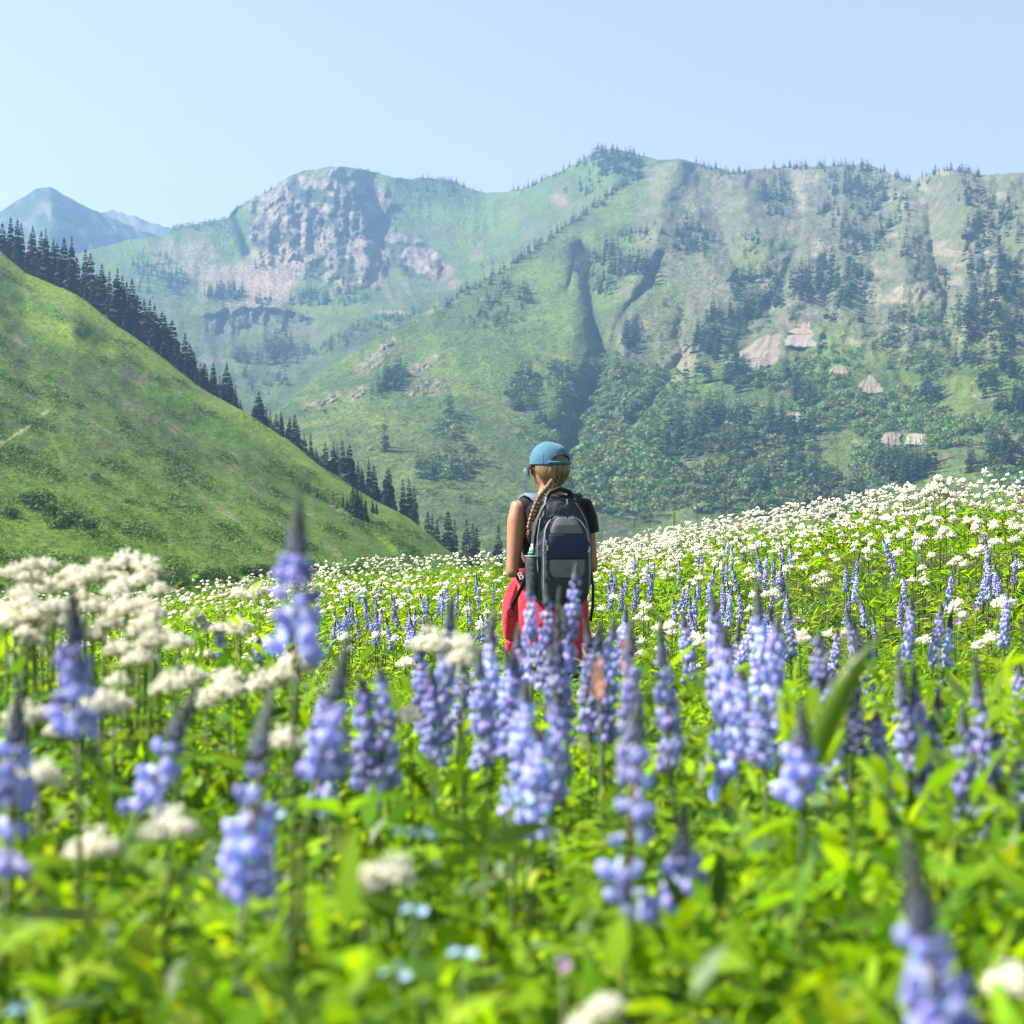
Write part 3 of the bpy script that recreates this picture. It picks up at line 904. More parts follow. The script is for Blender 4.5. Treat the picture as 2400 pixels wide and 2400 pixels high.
CON1 = [(c3(165, 765, 375, 830), 60, 13, 0), (c3(-20, 680, 90, 800), 40, 12, 0), (c3(420, 815, 510, 860), 16, 12, 0), (c3(600, 780, 820, 860), 56, 12, 0), (c3(470, 1000, 620, 1160), 60, 14, 0), (c3(220, 880, 700, 980), 46, 11, 0), (c3(300, 1180, 640, 1300), 30, 11, 0), (c3(300, 1080, 470, 1150), 34, 13, 0),
        (line3([(1220, 890), (1050, 940), (880, 1010), (720, 1080), (620, 1130)]), 120, 11, 11), (line3([(1560, 660), (1640, 640)]), 8, 9, 6), (c3(820, 750, 1010, 850), 60, 9, 0), (c3(1190, 195, 1530, 300), 70, 9, 0),
        (line4([(0, 235), (90, 210), (170, 175), (230, 140), (300, 115), (370, 80)]), 40, 12, 7), (c4(275, 90, 500, 185), 130, 12, 0), (c4(180, 190, 350, 260), 20, 10, 0), (line3([(290, 400), (350, 345), (450, 290), (560, 220)]), 20, 8, 6),
        (c3(620, 620, 760, 720), 30, 9, 0), (c3(420, 600, 500, 690), 22, 9, 0), (c3(20, 430, 290, 470), 40, 8, 0), (c3(320, 420, 900, 600), 60, 8, 0), (c3(860, 330, 1200, 500), 40, 8, 0), (c3(700, 640, 1060, 760), 30, 9, 0), ((300, 600, 430, 700), 70, 10, 0),
        ((480, 940, 620, 990), 20, 10, 0), (line3([(940, 150), (1000, 160), (1050, 180)]), 10, 7, 4)]

HEAPS = ((1800, 825, 80, 50), (1892, 790, 55, 36), (2040, 905, 40, 28), (1968, 870, 34, 16), (2094, 1035, 40, 28), (2150, 1032, 32, 18), (1862, 978, 34, 14))
def scatter(spec, depth, top, seed):
    r = np.random.default_rng(seed)
    X, Y, H, S = [], [], [], []
    for si, (reg, n, h, w) in enumerate(spec):
        if isinstance(reg, list):
            a = np.array(reg)
            L = np.hypot(*(a[1:] - a[:-1]).T)
            cum = np.concatenate([[0], np.cumsum(L)])
            t = r.uniform(0, cum[-1], n)
            x = np.interp(t, cum, a[:, 0]) + r.normal(0, w * 0.6, n)
            y = np.interp(t, cum, a[:, 1]) + r.normal(0, w * 0.8, n)
        else:
            x0, y0, x1, y1 = reg
            # spread through an ellipse a little larger than the box; some stand in pairs
            ca = r.uniform(0, 6.28, n)
            cr = np.sqrt(r.uniform(0, 1, n)) * r.uniform(0.8, 1.2, n)
            x = (x0 + x1) / 2 + (x1 - x0) / 2 * cr * np.cos(ca)
            y = (y0 + y1) / 2 + (y1 - y0) / 2 * cr * np.sin(ca)
            pr = np.where(r.uniform(0, 1, n) < 0.45)[0]
            src = r.integers(0, n, len(pr))
            x[pr] = x[src] + r.normal(0, 7, len(pr))
            y[pr] = y[src] + r.normal(0, 4, len(pr))
        X.append(x); Y.append(y)
        H.append(h * (0.95 if isinstance(reg, list) else 1.22) * r.uniform(0.5, 1.25, n)); S.append(np.full(n, si))
    X, Y, H, S = map(np.concatenate, (X, Y, H, S))
    keep = np.ones(len(X), bool)
    for (cx, cy, rx, ry) in HEAPS:
        keep &= np.hypot((X - cx) / rx, (Y - cy - 4) / ry) > 1.0
    X, Y, H, S = X[keep], Y[keep], H[keep], S[keep]
    Y = np.maximum(Y, top(X) + 1)
    D = depth(X, Y)
    return X, Y, H, S, D, Pn(X, Y, D)

def tile(protos, pos, h, seed, wid=None, tint=None):
    """copies of small meshes joined into one"""
    r = np.random.default_rng(seed)
    Vs, Fs, Cs = [], [], []
    base = 0
    pick = r.integers(0, len(protos), len(pos))
    for k, (V, F, C) in enumerate(protos):
        ids = np.where(pick == k)[0]
        if not len(ids):
            continue
        a = r.uniform(0, 6.28, len(ids))
        s = h[ids]
        ws = s * (r.uniform(0.85, 1.2, len(ids)) if wid is None else wid[ids])
        c, sn = np.cos(a)[:, None], np.sin(a)[:, None]
        x = (V[None, :, 0] * c - V[None, :, 1] * sn) * ws[:, None] + pos[ids, 0:1]
        y = (V[None, :, 0] * sn + V[None, :, 1] * c) * ws[:, None] + pos[ids, 1:2]
        z = V[None, :, 2] * s[:, None] + pos[ids, 2:3]
        Vs.append(np.stack([x, y, z], -1).reshape(-1, 3))
        g = r.uniform(0.75, 1.3, (len(ids), 1, 1))
        cc = C[None] * g
        if tint is not None:
            cc = cc * tint[ids][:, None, :]
        Cs.append(cc.reshape(-1, 3))
        Fs.append((F[None] + (np.arange(len(ids)) * len(V))[:, None, None] + base).reshape(-1, F.shape[1]))
        base += len(ids) * len(V)
    return np.concatenate(Vs), np.concatenate(Fs), np.concatenate(Cs)

X2, Y2, H2, S2, DD2, P2 = scatter(CON2, depth2, top2, 71)
X1, Y1, H1, S1, DD1, P1 = scatter(CON1, depth1, top1, 72)
front = (Y1 < SKY2(X1) - 2) | (X1 < 600)       # keep only those not behind the front mountain
X1, Y1, H1, DD1, P1 = X1[front], Y1[front], H1[front], DD1[front], P1[front]
AX = np.concatenate([X2, X1]); AY = np.concatenate([Y2, Y1]); AH = np.concatenate([H2, H1]); AD = np.concatenate([DD2, DD1]); AP = np.concatenate([P2, P1])
AP[:, 2] -= 0.4
show = AH / AD
show[(AX > 2420) | (AX < -20) | (AY > 1225)] = 0
hill_hide = AY > HCREST(AX) - 5
show[hill_hide & (AX < 1100)] = 0
show[(AX > 1160) & (AX < 1420) & (AY > 1040)] = 0
order = np.argsort(-show)
BIG = order[:130]
rest = np.setdiff1d(np.arange(len(AX)), BIG)
def where(px, py):
    for x0, y0, x1, y1, s in ((1430, 1000, 1560, 1250, 'in the wood just right of the hiker\'s cap'), (1560, 940, 1930, 1100, 'in the dark wood below the big tan spoil heap'), (1560, 1100, 2500, 1300, 'in the woods above the white flower crest'),
                              (1930, 950, 2180, 1100, 'near the low spoil heaps at right'), (2180, 980, 2500, 1140, 'on the bright grass at far right'), (1700, 780, 1930, 940, 'round the foot of the big tan spoil heap'),
                              (2100, 760, 2500, 980, 'on the slope at the right edge'), (1600, 560, 2100, 780, 'on the slope above the spoil heaps'), (2100, 300, 2500, 760, 'on the gullied slope at the right edge'),
                              (1250, 480, 1600, 1000, 'beside the shaded gully of the front mountain'), (600, 600, 1250, 1200, 'on the open green slope left of the gully'), (1200, 300, 2200, 600, 'high on the front mountain near its skyline')):
        if x0 <= px < x1 and y0 <= py < y1:
            return s
    return 'on the back range beneath the rocky peak'
for i in BIG:
    s = where(AX[i], AY[i])
    place_conifer(AP[i], AH[i], 'hazy blue-green conifer ' + s, 'conifers ' + s, hero=False)
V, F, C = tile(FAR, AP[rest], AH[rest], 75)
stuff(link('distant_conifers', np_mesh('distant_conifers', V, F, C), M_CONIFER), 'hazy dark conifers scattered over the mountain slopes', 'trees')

# ---- broad-leaved woods and scrub in the valley and on the slopes
def leaf_ball(seed, n=46, squash=0.8):
    r = np.random.default_rng(seed)
    V, F = [], []
    for k in range(n):
        d = r.normal(size=3); d /= np.linalg.norm(d)
        d[2] = abs(d[2]) * 1.0 - 0.25
        R = r.uniform(0.30, 0.50)
        c = d * R * np.array((1, 1, squash)) + np.array((0, 0, 0.42))
        nrm = d + r.normal(0, 0.5, 3)
        nrm /= np.linalg.norm(nrm)
        a = np.cross(nrm, r.normal(size=3)); a /= np.linalg.norm(a)
        b = np.cross(nrm, a)
        s = r.uniform(0.08, 0.145)
        i = len(V)
        V += [c + a * s, c + b * s * 0.8, c - a * s, c - b * s * 0.8]
        F.append((i, i + 1, i + 2, i + 3))
    return np.array(V), np.array(F), np.tile(np.array((0.112, 0.178, 0.058)), (len(V), 1))
BALL = [leaf_ball(400 + k) for k in range(4)]
SMALL = [leaf_ball(420 + k, 14, 0.7) for k in range(5)]
WOOD2 = [(c4(220, 1040, 620, 1300), 240, 7.0, 0), (c4(210, 1200, 640, 1480), 280, 7.5, 0), (c4(290, 880, 490, 1060), 130, 6, 0), (c4(430, 900, 660, 1090), 170, 5, 0), (c4(880, 880, 1300, 1010), 150, 6, 0),
         (c4(1090, 990, 1570, 1160), 220, 6.5, 0), (c4(620, 1240, 1320, 1480), 250, 6.5, 0), (c4(1480, 1090, 1770, 1210), 120, 6, 0), (c4(0, 920, 110, 1040), 50, 6, 0), (c4(125, 890, 235, 1030), 60, 6, 0),
         (c4(620, 1070, 1160, 1260), 150, 6, 0), (c4(1360, 690, 1700, 900), 130, 4.5, 0), (c4(1480, 840, 1660, 960), 50, 5, 0), (c4(1780, 1080, 1960, 1400), 110, 6, 0), (c4(1300, 1150, 1500, 1350), 130, 6, 0),
         (c4(0, 1000, 260, 1200), 50, 4.5, 0), (c3(1310, 1400, 1490, 1530), 40, 5, 0), ((980, 1050, 1140, 1140), 60, 5, 0), (line4([(380, 860), (330, 930), (270, 1000), (240, 1060)]), 70, 6, 14), (c4(500, 640, 660, 900), 40, 3.5, 0),
         (c4(380, 380, 800, 560), 50, 3.5, 0), (c4(1050, 560, 1350, 700), 60, 3.5, 0), (c4(1640, 560, 1932, 900), 90, 3.5, 0), (c4(1140, 200, 1500, 480), 60, 3.5, 0), (c3(1500, 880, 1850, 1000), 60, 4, 0),
         (c4(820, 700, 1010, 860), 50, 4, 0), (c4(1100, 820, 1330, 900), 40, 3.5, 0), (c4(-240, 740, 200, 860), 24, 2.2, 0), (c3(700, 1250, 1500, 1560), 46, 2.4, 0), ((880, 1080, 1180, 1260), 50, 3.5, 0)]
XW, YW, HW, SW, DW, PW = scatter(WOOD2, depth2, top2, 81)
tint = np.stack([RNG.uniform(0.8, 1.5, len(XW)), RNG.uniform(0.9, 1.35, len(XW)), RNG.uniform(0.7, 1.2, len(XW))], -1)
PW[:, 2] -= HW * 0.1
V, F, C = tile(BALL, PW, HW, 82, RNG.uniform(0.8, 1.3, len(XW)), tint)
stuff(link('distant_woods', np_mesh('distant_woods', V, F, C), M_BROAD), 'mass of blue-green aspen woods and scrub on the lower mountain slopes', 'woods')
WOOD1 = [(c3(820, 740, 1010, 850), 80, 5, 0), (line3([(1220, 880), (1050, 930), (880, 1005), (760, 1050)]), 130, 5, 12), (c3(0, 680, 110, 820), 60, 5, 0), (c3(1190, 200, 1540, 310), 120, 4.5, 0), (c3(300, 300, 900, 640), 220, 4, 0),
         (c3(860, 300, 1200, 520), 150, 4, 0), (c3(430, 1000, 620, 1220), 50, 5, 0), (c3(620, 620, 1050, 760), 90, 4.5, 0), (c4(180, 120, 500, 260), 80, 4, 0), (c3(480, 880, 720, 980), 50, 4, 0), (c3(10, 430, 300, 480), 60, 4, 0), ((300, 590, 440, 700), 90, 4, 0),
         (line3([(20, 468), (60, 452), (140, 462), (280, 410)]), 50, 7, 5)]
XV, YV, HV, SV, DV, PV = scatter(WOOD1, depth1, top1, 83)
k = (YV < SKY2(XV) - 2) | (XV < 600)
V, F, C = tile(SMALL, PV[k], HV[k], 84)
stuff(link('distant_scrub', np_mesh('distant_scrub', V, F, C), M_BROAD), 'dark scrub clinging to the back range and its rocky peak', 'scrub')

# ---- specks of scrub all over the open slopes
r = np.random.default_rng(88)
n = 5200
sx, sy = r.uniform(620, 2440, n), r.uniform(400, 1240, n)
ok = (sy > SKY2(sx) + 6) & (r.uniform(0, 1, n) < 0.35 + 0.9 * fbm(p3(sx / 45.0, sy / 30.0, 6.0), 3, 191) + 0.25 * sstep(1400, 1700, sx))
sx, sy = sx[ok], sy[ok]
q2 = Pn(sx, sy, depth2(sx, sy))
sx1, sy1 = r.uniform(300, 1500, 3000), r.uniform(400, 960, 3000)
ok = (sy1 > SKY1(sx1) + 4) & ((sy1 < SKY2(sx1)) | (sx1 < 560)) & (r.uniform(0, 1, 3000) < 0.4 + 0.9 * fbm(p3(sx1 / 45.0, sy1 / 30.0, 9.0), 3, 193))
sx1, sy1 = sx1[ok], sy1[ok]
q1 = Pn(sx1, sy1, depth1(sx1, sy1))
qq = np.concatenate([q2, q1])
SPECK = [leaf_ball(460 + k, 7, 0.7) for k in range(4)]
V, F, C = tile(SPECK, qq, r.uniform(1.2, 3.6, len(qq)), 89, r.uniform(1.0, 1.8, len(qq)), np.tile(np.array((0.6, 0.62, 0.6)), (len(qq), 1)))
stuff(link('slope_scrub', np_mesh('slope_scrub', V, F, C), M_BROAD), 'small dark bushes dotted over the open mountain slopes', 'scrub')

# ---- low shrubs covering the green hill
n = 32000
hx = RNG.uniform(-60, 1090, n * 2)
hy = HCREST(hx) + 4 + (1560 - HCREST(hx)) * RNG.uniform(0, 1, n * 2) ** 0.9
cover = fbm(p3(hx / 60.0, (hy - 0.5 * hx) / 22.0, 3.0), 4, 151)
r_ = hy - HCREST(hx)
dens = 0.45 + 1.0 * cover + 0.25 * sstep(300, 500, r_) - 0.25 * (1 - sstep(20, 60, r_))
kk = (RNG.uniform(0, 1, n * 2) < dens) & (hy < 1500)
hx, hy, cover = hx[kk][:n], hy[kk][:n], cover[kk][:n]
hD = depthH(hx, hy)
hP = Pn(hx, hy, hD)
hs = RNG.uniform(0.40, 0.95, len(hx)) * (0.8 + 0.9 * sstep(0.0, 0.5, cover)) * np.interp(hD, [100, 300, 600], [0.75, 1.15, 1.5])
hP[:, 2] -= hs * 0.15
ht = np.stack([RNG.uniform(0.50, 0.75, len(hx)), RNG.uniform(0.60, 0.90, len(hx)), RNG.uniform(0.18, 0.3, len(hx))], -1)
ht *= (1.0 - 0.3 * sstep(0.1, 0.5, cover))[:, None]
TINY = [leaf_ball(440 + k, 6, 0.6) for k in range(6)]
for (V, F, C) in TINY:
    V[:, :2] *= 1.25
V, F, C = tile(TINY, hP, hs, 86, np.full(len(hx), 1.25), ht)
stuff(link('hillside_shrubs', np_mesh('hillside_shrubs', V, F, C), M_BROAD), 'low green shrubs and herbs covering the left hillside', 'shrubs')
# darker big bushes low on the hill
def bush_mesh(seed, n=420):
    r = np.random.default_rng(seed)
    V, F = [], []
    lobes = [(r.uniform(-0.3, 0.3), r.uniform(-0.25, 0.25), r.uniform(0.2, 0.42), r.uniform(0.18, 0.30)) for _ in range(9)]
    for k in range(n):
        lx, ly, lz, lr = lobes[r.integers(0, 9)]
        d = r.normal(size=3); d /= np.linalg.norm(d)
        c = np.array((lx, ly, lz)) + d * lr * r.uniform(0.7, 1.05)
        if c[2] < 0.0:
            c[2] = r.uniform(0, 0.2)
        nrm = d + r.normal(0, 0.6, 3); nrm /= np.linalg.norm(nrm)
        a = np.cross(nrm, r.normal(size=3)); a /= np.linalg.norm(a)
        b = np.cross(nrm, a)
        s = r.uniform(0.028, 0.055)
        i = len(V)
        V += [c + a * s, c + b * s * .7, c - a * s, c - b * s * .7]
        F.append((i, i + 1, i + 2, i + 3))
    return np_mesh('bush_leaves', np.array(V), np.array(F), np.tile(np.array((0.045, 0.085, 0.020)), (len(V), 1)))
BUSH = [bush_mesh(500 + k) for k in range(3)]
for b_ in BUSH:
    b_.materials.append(M_BROAD)
stem_b = MB()
for a in range(4):
    stem_b.tube([(0, 0, -0.05), (0.1 * math.cos(a * 1.6), 0.1 * math.sin(a * 1.6), 0.2), (0.22 * math.cos(a * 1.6), 0.2 * math.sin(a * 1.6), 0.4)], [0.02, 0.014, 0.006], 5)
STEMB = stem_b.mesh('bush_stems'); STEMB.materials.append(M_BARK)
for i, (px, py, s, lab) in enumerate(((95, 1195, 5.6, 'largest dark green bush low on the left hillside'), (120, 1210, 4.6, 'dark green bush just right of the largest hillside bush'), (60, 1180, 4.0, 'dark bush left of the largest hillside bush'),
                                      (165, 1235, 4.6, 'wide dark bush down the slope from the largest hillside bush'), (205, 1242, 4.0, 'rightmost bush of the dark group low on the left hillside'), (140, 1238, 3.6, 'small dark bush under the wide one on the left hillside'),
                                      (30, 1215, 3.8, 'dark bush nearest the left edge of the lower hillside'), (305, 1180, 2.2, 'lone small dark bush in the middle of the green hillside'))):
    g = hill_front(px, py)
    t = thing('bush', lab, 'bush', g - Vector((0, 0, 0.2)), i * 1.3, 'dark bushes on the hillside')
    t.scale = (s * 1.3, s, s * 0.85)
    link('foliage', BUSH[i % 3], None, t)
    link('stem', STEMB, None, t)
# bushes along the foot of the hill and on its crest
BELT = [(x, 1388 - (x - 300) * 0.10 + random.uniform(-14, 6)) for x in range(330, 760, 24)] + [(x, 1352 + random.uniform(-16, 2)) for x in range(770, 960, 20)]
for i, (px, py) in enumerate(BELT):
    g = hill_front(px, py)
    s = random.uniform(2.0, 3.4)
    t = thing('bush', 'green bush in the belt along the foot of the hill, %s from the left' % nth[i], 'bush', g - Vector((0, 0, 0.2)), random.uniform(0, 6), 'bushes along the foot of the hill')
    t.scale = (s * 1.2, s, s * 0.8)
    link('foliage', BUSH[i % 3], None, t)
    link('stem', STEMB, None, t)
# one yellow-green bush in the valley wood
g = P(1712, 1058, float(depth2(np.array([1712.]), np.array([1058.]))[0]))
t = thing('bush', 'yellow-green bush standing out in the dark valley wood', 'bush', g)
t.scale = (11, 11, 10)
yb = BUSH[0].copy(); yb.materials.clear()
M_YEL = mat_leaf('yellow_leaves', 0.35, rgb=(0.30, 0.30, 0.04))
yb.materials.append(M_YEL)
link('foliage', yb, None, t); link('stem', STEMB, None, t)

# ---- old mine spoil heaps: rilled cones of tan rubble
M_SPOIL = mat_terrain('spoil_rubble', ((0.05, 0.15), (0.6, 0.25)), (0.8, 0.5, 0.8))
def heap(cx, base_py, top_py, half_top, half_bot, lab, col, lean=0.0, proud=5.0):
    """fan of loose rubble spread down the slope from a flat top, furrowed by rills"""
    nu, nv = 40, 22
    u = np.linspace(-1, 1, nu)[None].repeat(nv, 0)
    v = np.linspace(0, 1, nv)[:, None].repeat(nu, 1)
    wob = fbm(p3(u * 2.5, v * 3.0, cx * 0.013), 3, 166)
    px = cx + lean * v + u * (half_top + (half_bot - half_top) * v ** 0.7) * (1.12 + 0.40 * wob) + 9 * wob
    py = top_py + (base_py - top_py) * (v * (1 - 0.20 * np.abs(u) ** 2) + 0.16 * (1 - v) * u * u)
    edge = np.clip(np.minimum(1 - np.abs(u), np.minimum(v * 3, (1 - v) * 1.6)) / 0.28, 0, 1)
    rill = fbm(p3(u * 9 + 0.6 * v, v * 1.2, cx * 0.01), 3, 163, 0.6)
    D = (0.35 * depth2(px, py) + 0.65 * depth2(np.full_like(px, cx + lean * 0.5), py)) - 1.15 * proud * edge + 5 * (1 - edge) ** 2 - 2.0 * rill * edge
    V = Pn(px, py, D)
    n_ = fbm(p3(u * 10, v * 2.5, cx * 0.02), 4, 162)
    n3_ = fbm(p3(px / 6.0, py / 6.0), 3, 164)
    C = mix(np.zeros(px.shape + (3,)) + np.array(col), np.array(col) * 0.72, sstep(-0.1, 0.4, n_))
    Ct = colour2(px, py, V)
    C = mix(Ct, C, sstep(0.10, 0.75, edge + 0.45 * n3_))
    idx = np.arange(nu * nv).reshape(nv, nu)
    F = np.stack([idx[:-1, :-1], idx[1:, :-1], idx[1:, 1:], idx[:-1, 1:]], -1).reshape(-1, 4)
    o0 = V.reshape(-1, 3).mean(0)
    me = np_mesh('spoil_heap', V.reshape(-1, 3) - o0, F, C.reshape(-1, 3), True)
    me.materials.append(M_SPOIL)
    tag(link('spoil_heap', me, None, None, Vector(o0)), lab, 'spoil heap', 'mine spoil heaps on the front mountain')
TAN = (0.205, 0.168, 0.130)
heap(1820, 868, 776, 26, 74, 'largest tan fan-shaped spoil heap on the front mountain', TAN, -46, 6)
heap(1890, 818, 782, 44, 52, 'greyish spoil heap just right of the largest one', (0.22, 0.19, 0.165), 0, 5)
heap(1892, 786, 754, 16, 44, 'small orange-tan spoil heap above the greyish one', (0.25, 0.185, 0.13), 0, 3)
heap(2040, 930, 876, 8, 38, 'neat fan-shaped tan spoil heap below a lone conifer', TAN, 0, 5)
heap(1968, 886, 854, 10, 32, 'low tan spoil heap left of the neat fan', TAN, 0, 4)
heap(2092, 1062, 1010, 18, 36, 'rounded tan spoil heap low on the slope above the white flowers', TAN, -4, 5)
heap(2150, 1048, 1014, 22, 30, 'grey-green spoil heap right beside the rounded low one', (0.24, 0.225, 0.17), 4, 4)
heap(1862, 992, 964, 16, 34, 'low broad spoil heap with a bush on top in the dark wood', (0.25, 0.21, 0.16), 0, 3)

# ------------------------------------------------------------------ meadow plants
M_LEAF = mat_leaf('meadow_leaf', 0.58, 0.5, 0.16, (1.42, 1.30, 0.24))
M_STEM = mat_leaf('plant_stem', 0.15, 0.5, 0.3, rgb=(0.10, 0.15, 0.045))
M_STEM_R = mat_leaf('reddish_stem', 0.15, 0.5, 0.3, rgb=(0.16, 0.10, 0.055))
M_PETAL = mat_leaf('lupine_petal', 0.45, 0.55, 0.2, (1.15, 1.05, 1.1), var=0.25)
M_WHITE = mat_leaf('white_petal', 0.6, 0.6, 0.2, (1.0, 0.98, 0.85), var=0.06)
M_BUD = mat_leaf('lupine_bud', 0.12, 0.8, 0.1, (1, 1, 1), var=0.2)
M_PINK = mat_leaf('pink_petal', 0.4, 0.5, 0.2, (1, 1, 1), rgb=(0.60, 0.34, 0.58))
M_PALE = mat_leaf('pale_blue_petal', 0.4, 0.5, 0.2, (1, 1, 1), rgb=(0.38, 0.55, 0.72))
M_ORANGE = mat_leaf('paintbrush_bract', 0.4, 0.5, 0.2, (1, 1, 1), rgb=(0.70, 0.36, 0.24))
M_SEED = mat_leaf('seed_head', 0.1, 0.8, 0.1, (1, 1, 1), rgb=(0.20, 0.15, 0.05))

def nrm(a):
    return a / np.maximum(np.linalg.norm(a, axis=-1, keepdims=True), 1e-9)

def blades(base, dirv, L, W, droop, roll, col, nseg=4, prof=0.75, fold=0.25, twist=0.0):
    """many leaves at once: strips of nseg quads, pointed at both ends, folded along the midrib"""
    N = len(base)
    up = np.array((0, 0, 1.0))
    side = np.cross(dirv, up)
    bad = np.linalg.norm(side, axis=1) < 0.05
    side[bad] = (1, 0, 0)
    side = nrm(side)
    n0 = np.cross(side, dirv)
    c, s = np.cos(roll)[:, None], np.sin(roll)[:, None]
    side2 = side * c + n0 * s
    nor = nrm(np.cross(side2, dirv))
    if nseg == 1:
        mid = base + dirv * (L * 0.45)[:, None] - up * (droop * L * 0.2)[:, None]
        tip = base + dirv * L[:, None] - up * (droop * L)[:, None]
        V = np.stack([base, mid + side2 * (W * 0.5)[:, None], tip, mid - side2 * (W * 0.5)[:, None]], 1)
        F = np.arange(N * 4).reshape(N, 4)
        return V.reshape(-1, 3), F, np.repeat(col, 4, 0)
    rows = []
    for i in range(nseg + 1):
        t = i / nseg
        w = max(math.sin(math.pi * min(t ** prof, 1.0)), 0.04) * 0.5
        ctr = base + dirv * (L * t)[:, None] - up * (droop * L * t * t)[:, None]
        lift = nor * (W * w * fold)[:, None]
        rows.append(ctr + side2 * (W * w)[:, None] + lift)
        rows.append(ctr - side2 * (W * w)[:, None] + lift)
    V = np.stack(rows, 1)
    m = 2 * (nseg + 1)
    f = np.array([(2 * i, 2 * i + 1, 2 * i + 3, 2 * i + 2) for i in range(nseg)])
    F = (f[None] + (np.arange(N) * m)[:, None, None]).reshape(-1, 4)
    return V.reshape(-1, 3), F, np.repeat(col, m, 0)

def join(parts):
    Vs, Fs, Cs, b = [], [], [], 0
    for V, F, C in parts:
        Vs.append(V); Fs.append(F + b); Cs.append(C); b += len(V)
    return np.concatenate(Vs), np.concatenate(Fs), np.concatenate(Cs)

def pick_col(n, r, kind):
    pal = {'bright': ((0.178, 0.325, 0.012), (0.218, 0.355, 0.014), (0.130, 0.275, 0.014)),
           'dark': ((0.050, 0.130, 0.012), (0.065, 0.150, 0.014), (0.075, 0.140, 0.030)),
           'grey': ((0.170, 0.240, 0.120), (0.210, 0.270, 0.160), (0.130, 0.210, 0.085)),  # silvery leaves, also used as pale glints among the green
           'yellow': ((0.240, 0.360, 0.020), (0.260, 0.330, 0.030), (0.225, 0.340, 0.020))}[kind]
    c = np.array(pal)[r.integers(0, 3, n)]
    return c * r.uniform(0.8, 1.2, (n, 1))

def foliage(r, x, y, per, hmin, hmax, lmin, lmax, wr, kinds, nseg, upright=0.5, palm=0.0, hfun=None):
    """leaves round plant stems at x, y"""
    g = ground(x, y)
    n = len(x)
    H = r.uniform(hmin, hmax, n) * (1 + 0.25 * fbm(p3(x / 0.9, y / 0.9, 4.0), 3, 171))
    parts = []
    pid = np.repeat(np.arange(n), per)
    t = r.uniform(0.25, 1.0, len(pid)) ** 0.75
    a = r.uniform(0, 6.283, len(pid))
    el = r.normal(upright, 0.35, len(pid))
    off = r.uniform(0.0, 0.05, len(pid))
    base = np.stack([x[pid] + np.cos(a) * off, y[pid] + np.sin(a) * off, g[pid] + H[pid] * t], -1)
    d = np.stack([np.cos(a) * np.cos(el), np.sin(a) * np.cos(el), np.sin(el)], -1)
    L = r.uniform(lmin, lmax, len(pid)) * (1.15 - 0.45 * t)
    kn = list(kinds)
    kp = r.choice(len(kn), n, p=np.array([kinds[k] for k in kn]) / sum(kinds.values()))
    col = np.zeros((len(pid), 3))
    for i, k in enumerate(kn):
        m = kp[pid] == i
        col[m] = pick_col(int(m.sum()), r, k)
    parts.append(blades(base, d, L, L * r.uniform(wr[0], wr[1], len(pid)), r.uniform(0.0, 0.45, len(pid)), r.normal(0, 0.5, len(pid)), col, nseg))
    return parts

def palmate(r, pos, axis, size, col, nleaf=7, nseg=3):
    """lupine leaves: leaflets spreading from the end of a stalk"""
    n = len(pos)
    axis = nrm(axis)
    u = nrm(np.cross(axis, r.normal(size=(n, 3))))
    w = np.cross(axis, u)
    B, Dd, LL, CC = [], [], [], []
    for k in range(nleaf):
        a = 6.283 * k / nleaf + r.uniform(-0.12, 0.12, n)
        dv = u * np.cos(a)[:, None] + w * np.sin(a)[:, None] + axis * 0.35
        B.append(pos); Dd.append(nrm(dv)); LL.append(size * r.uniform(0.8, 1.1, n)); CC.append(col)
    B, Dd, LL, CC = map(np.concatenate, (B, Dd, LL, CC))
    return blades(B, Dd, LL, LL * 0.24, r.uniform(0.05, 0.25, len(B)), r.normal(0, 0.25, len(B)), CC, nseg, 1.15, 0.5)

def field(r, n, y0, y1, amax=0.36, extra=0.5):
    """points spread evenly over the ground seen between two distances"""
    y = np.sqrt(r.uniform(y0 * y0, y1 * y1, n))
    a = r.uniform(-1, 1, n) * (amax + extra / y)
    return a * y, y

r = np.random.default_rng(77)
parts = []
# first metres: leafy herbs
x, y = field(r, 1500, 0.85, 2.3)
parts += foliage(r, x, y, 12, 0.40, 0.59, 0.05, 0.12, (0.18, 0.32), {'bright': 7, 'dark': 2, 'grey': 1.8, 'yellow': 2}, 3, 0.55)
x, y = field(r, 700, 2.3, 4.6)
k_ = x < -0.12 * y
parts += foliage(r, x[k_], y[k_], 16, 0.50, 0.76, 0.05, 0.10, (0.18, 0.30), {'bright': 6, 'dark': 2, 'grey': 1.5}, 3, 0.6)
x, y = field(r, 420, 1.6, 3.5)
parts += foliage(r, x, y, 14, 0.50, 0.69, 0.06, 0.13, (0.16, 0.28), {'bright': 7, 'dark': 1.5, 'grey': 1.5}, 3, 0.75)
x, y = field(r, 260, 0.85, 1.7)
parts += foliage(r, x, y, 12, 0.46, 0.63, 0.06, 0.13, (0.18, 0.32), {'bright': 7, 'dark': 2, 'grey': 1.5, 'yellow': 1}, 3, 0.7)
x, y = r.uniform(-0.45, 0.85, 110), r.uniform(6.4, 8.2, 110)
parts += foliage(r, x, y, 16, 0.52, 0.68, 0.06, 0.11, (0.18, 0.28), {'bright': 6, 'dark': 2, 'grey': 1}, 2, 0.6)
x, y = field(r, 2600, 1.0, 4.5)
parts += foliage(r, x, y, 12, 0.36, 0.58, 0.05, 0.115, (0.16, 0.30), {'bright': 6, 'dark': 2, 'grey': 2.0, 'yellow': 1.6}, 3, 0.55)  # extra grey leaves imitate glints of light by their colour
x, y = field(r, 1500, 0.85, 4.5)
n = len(x)
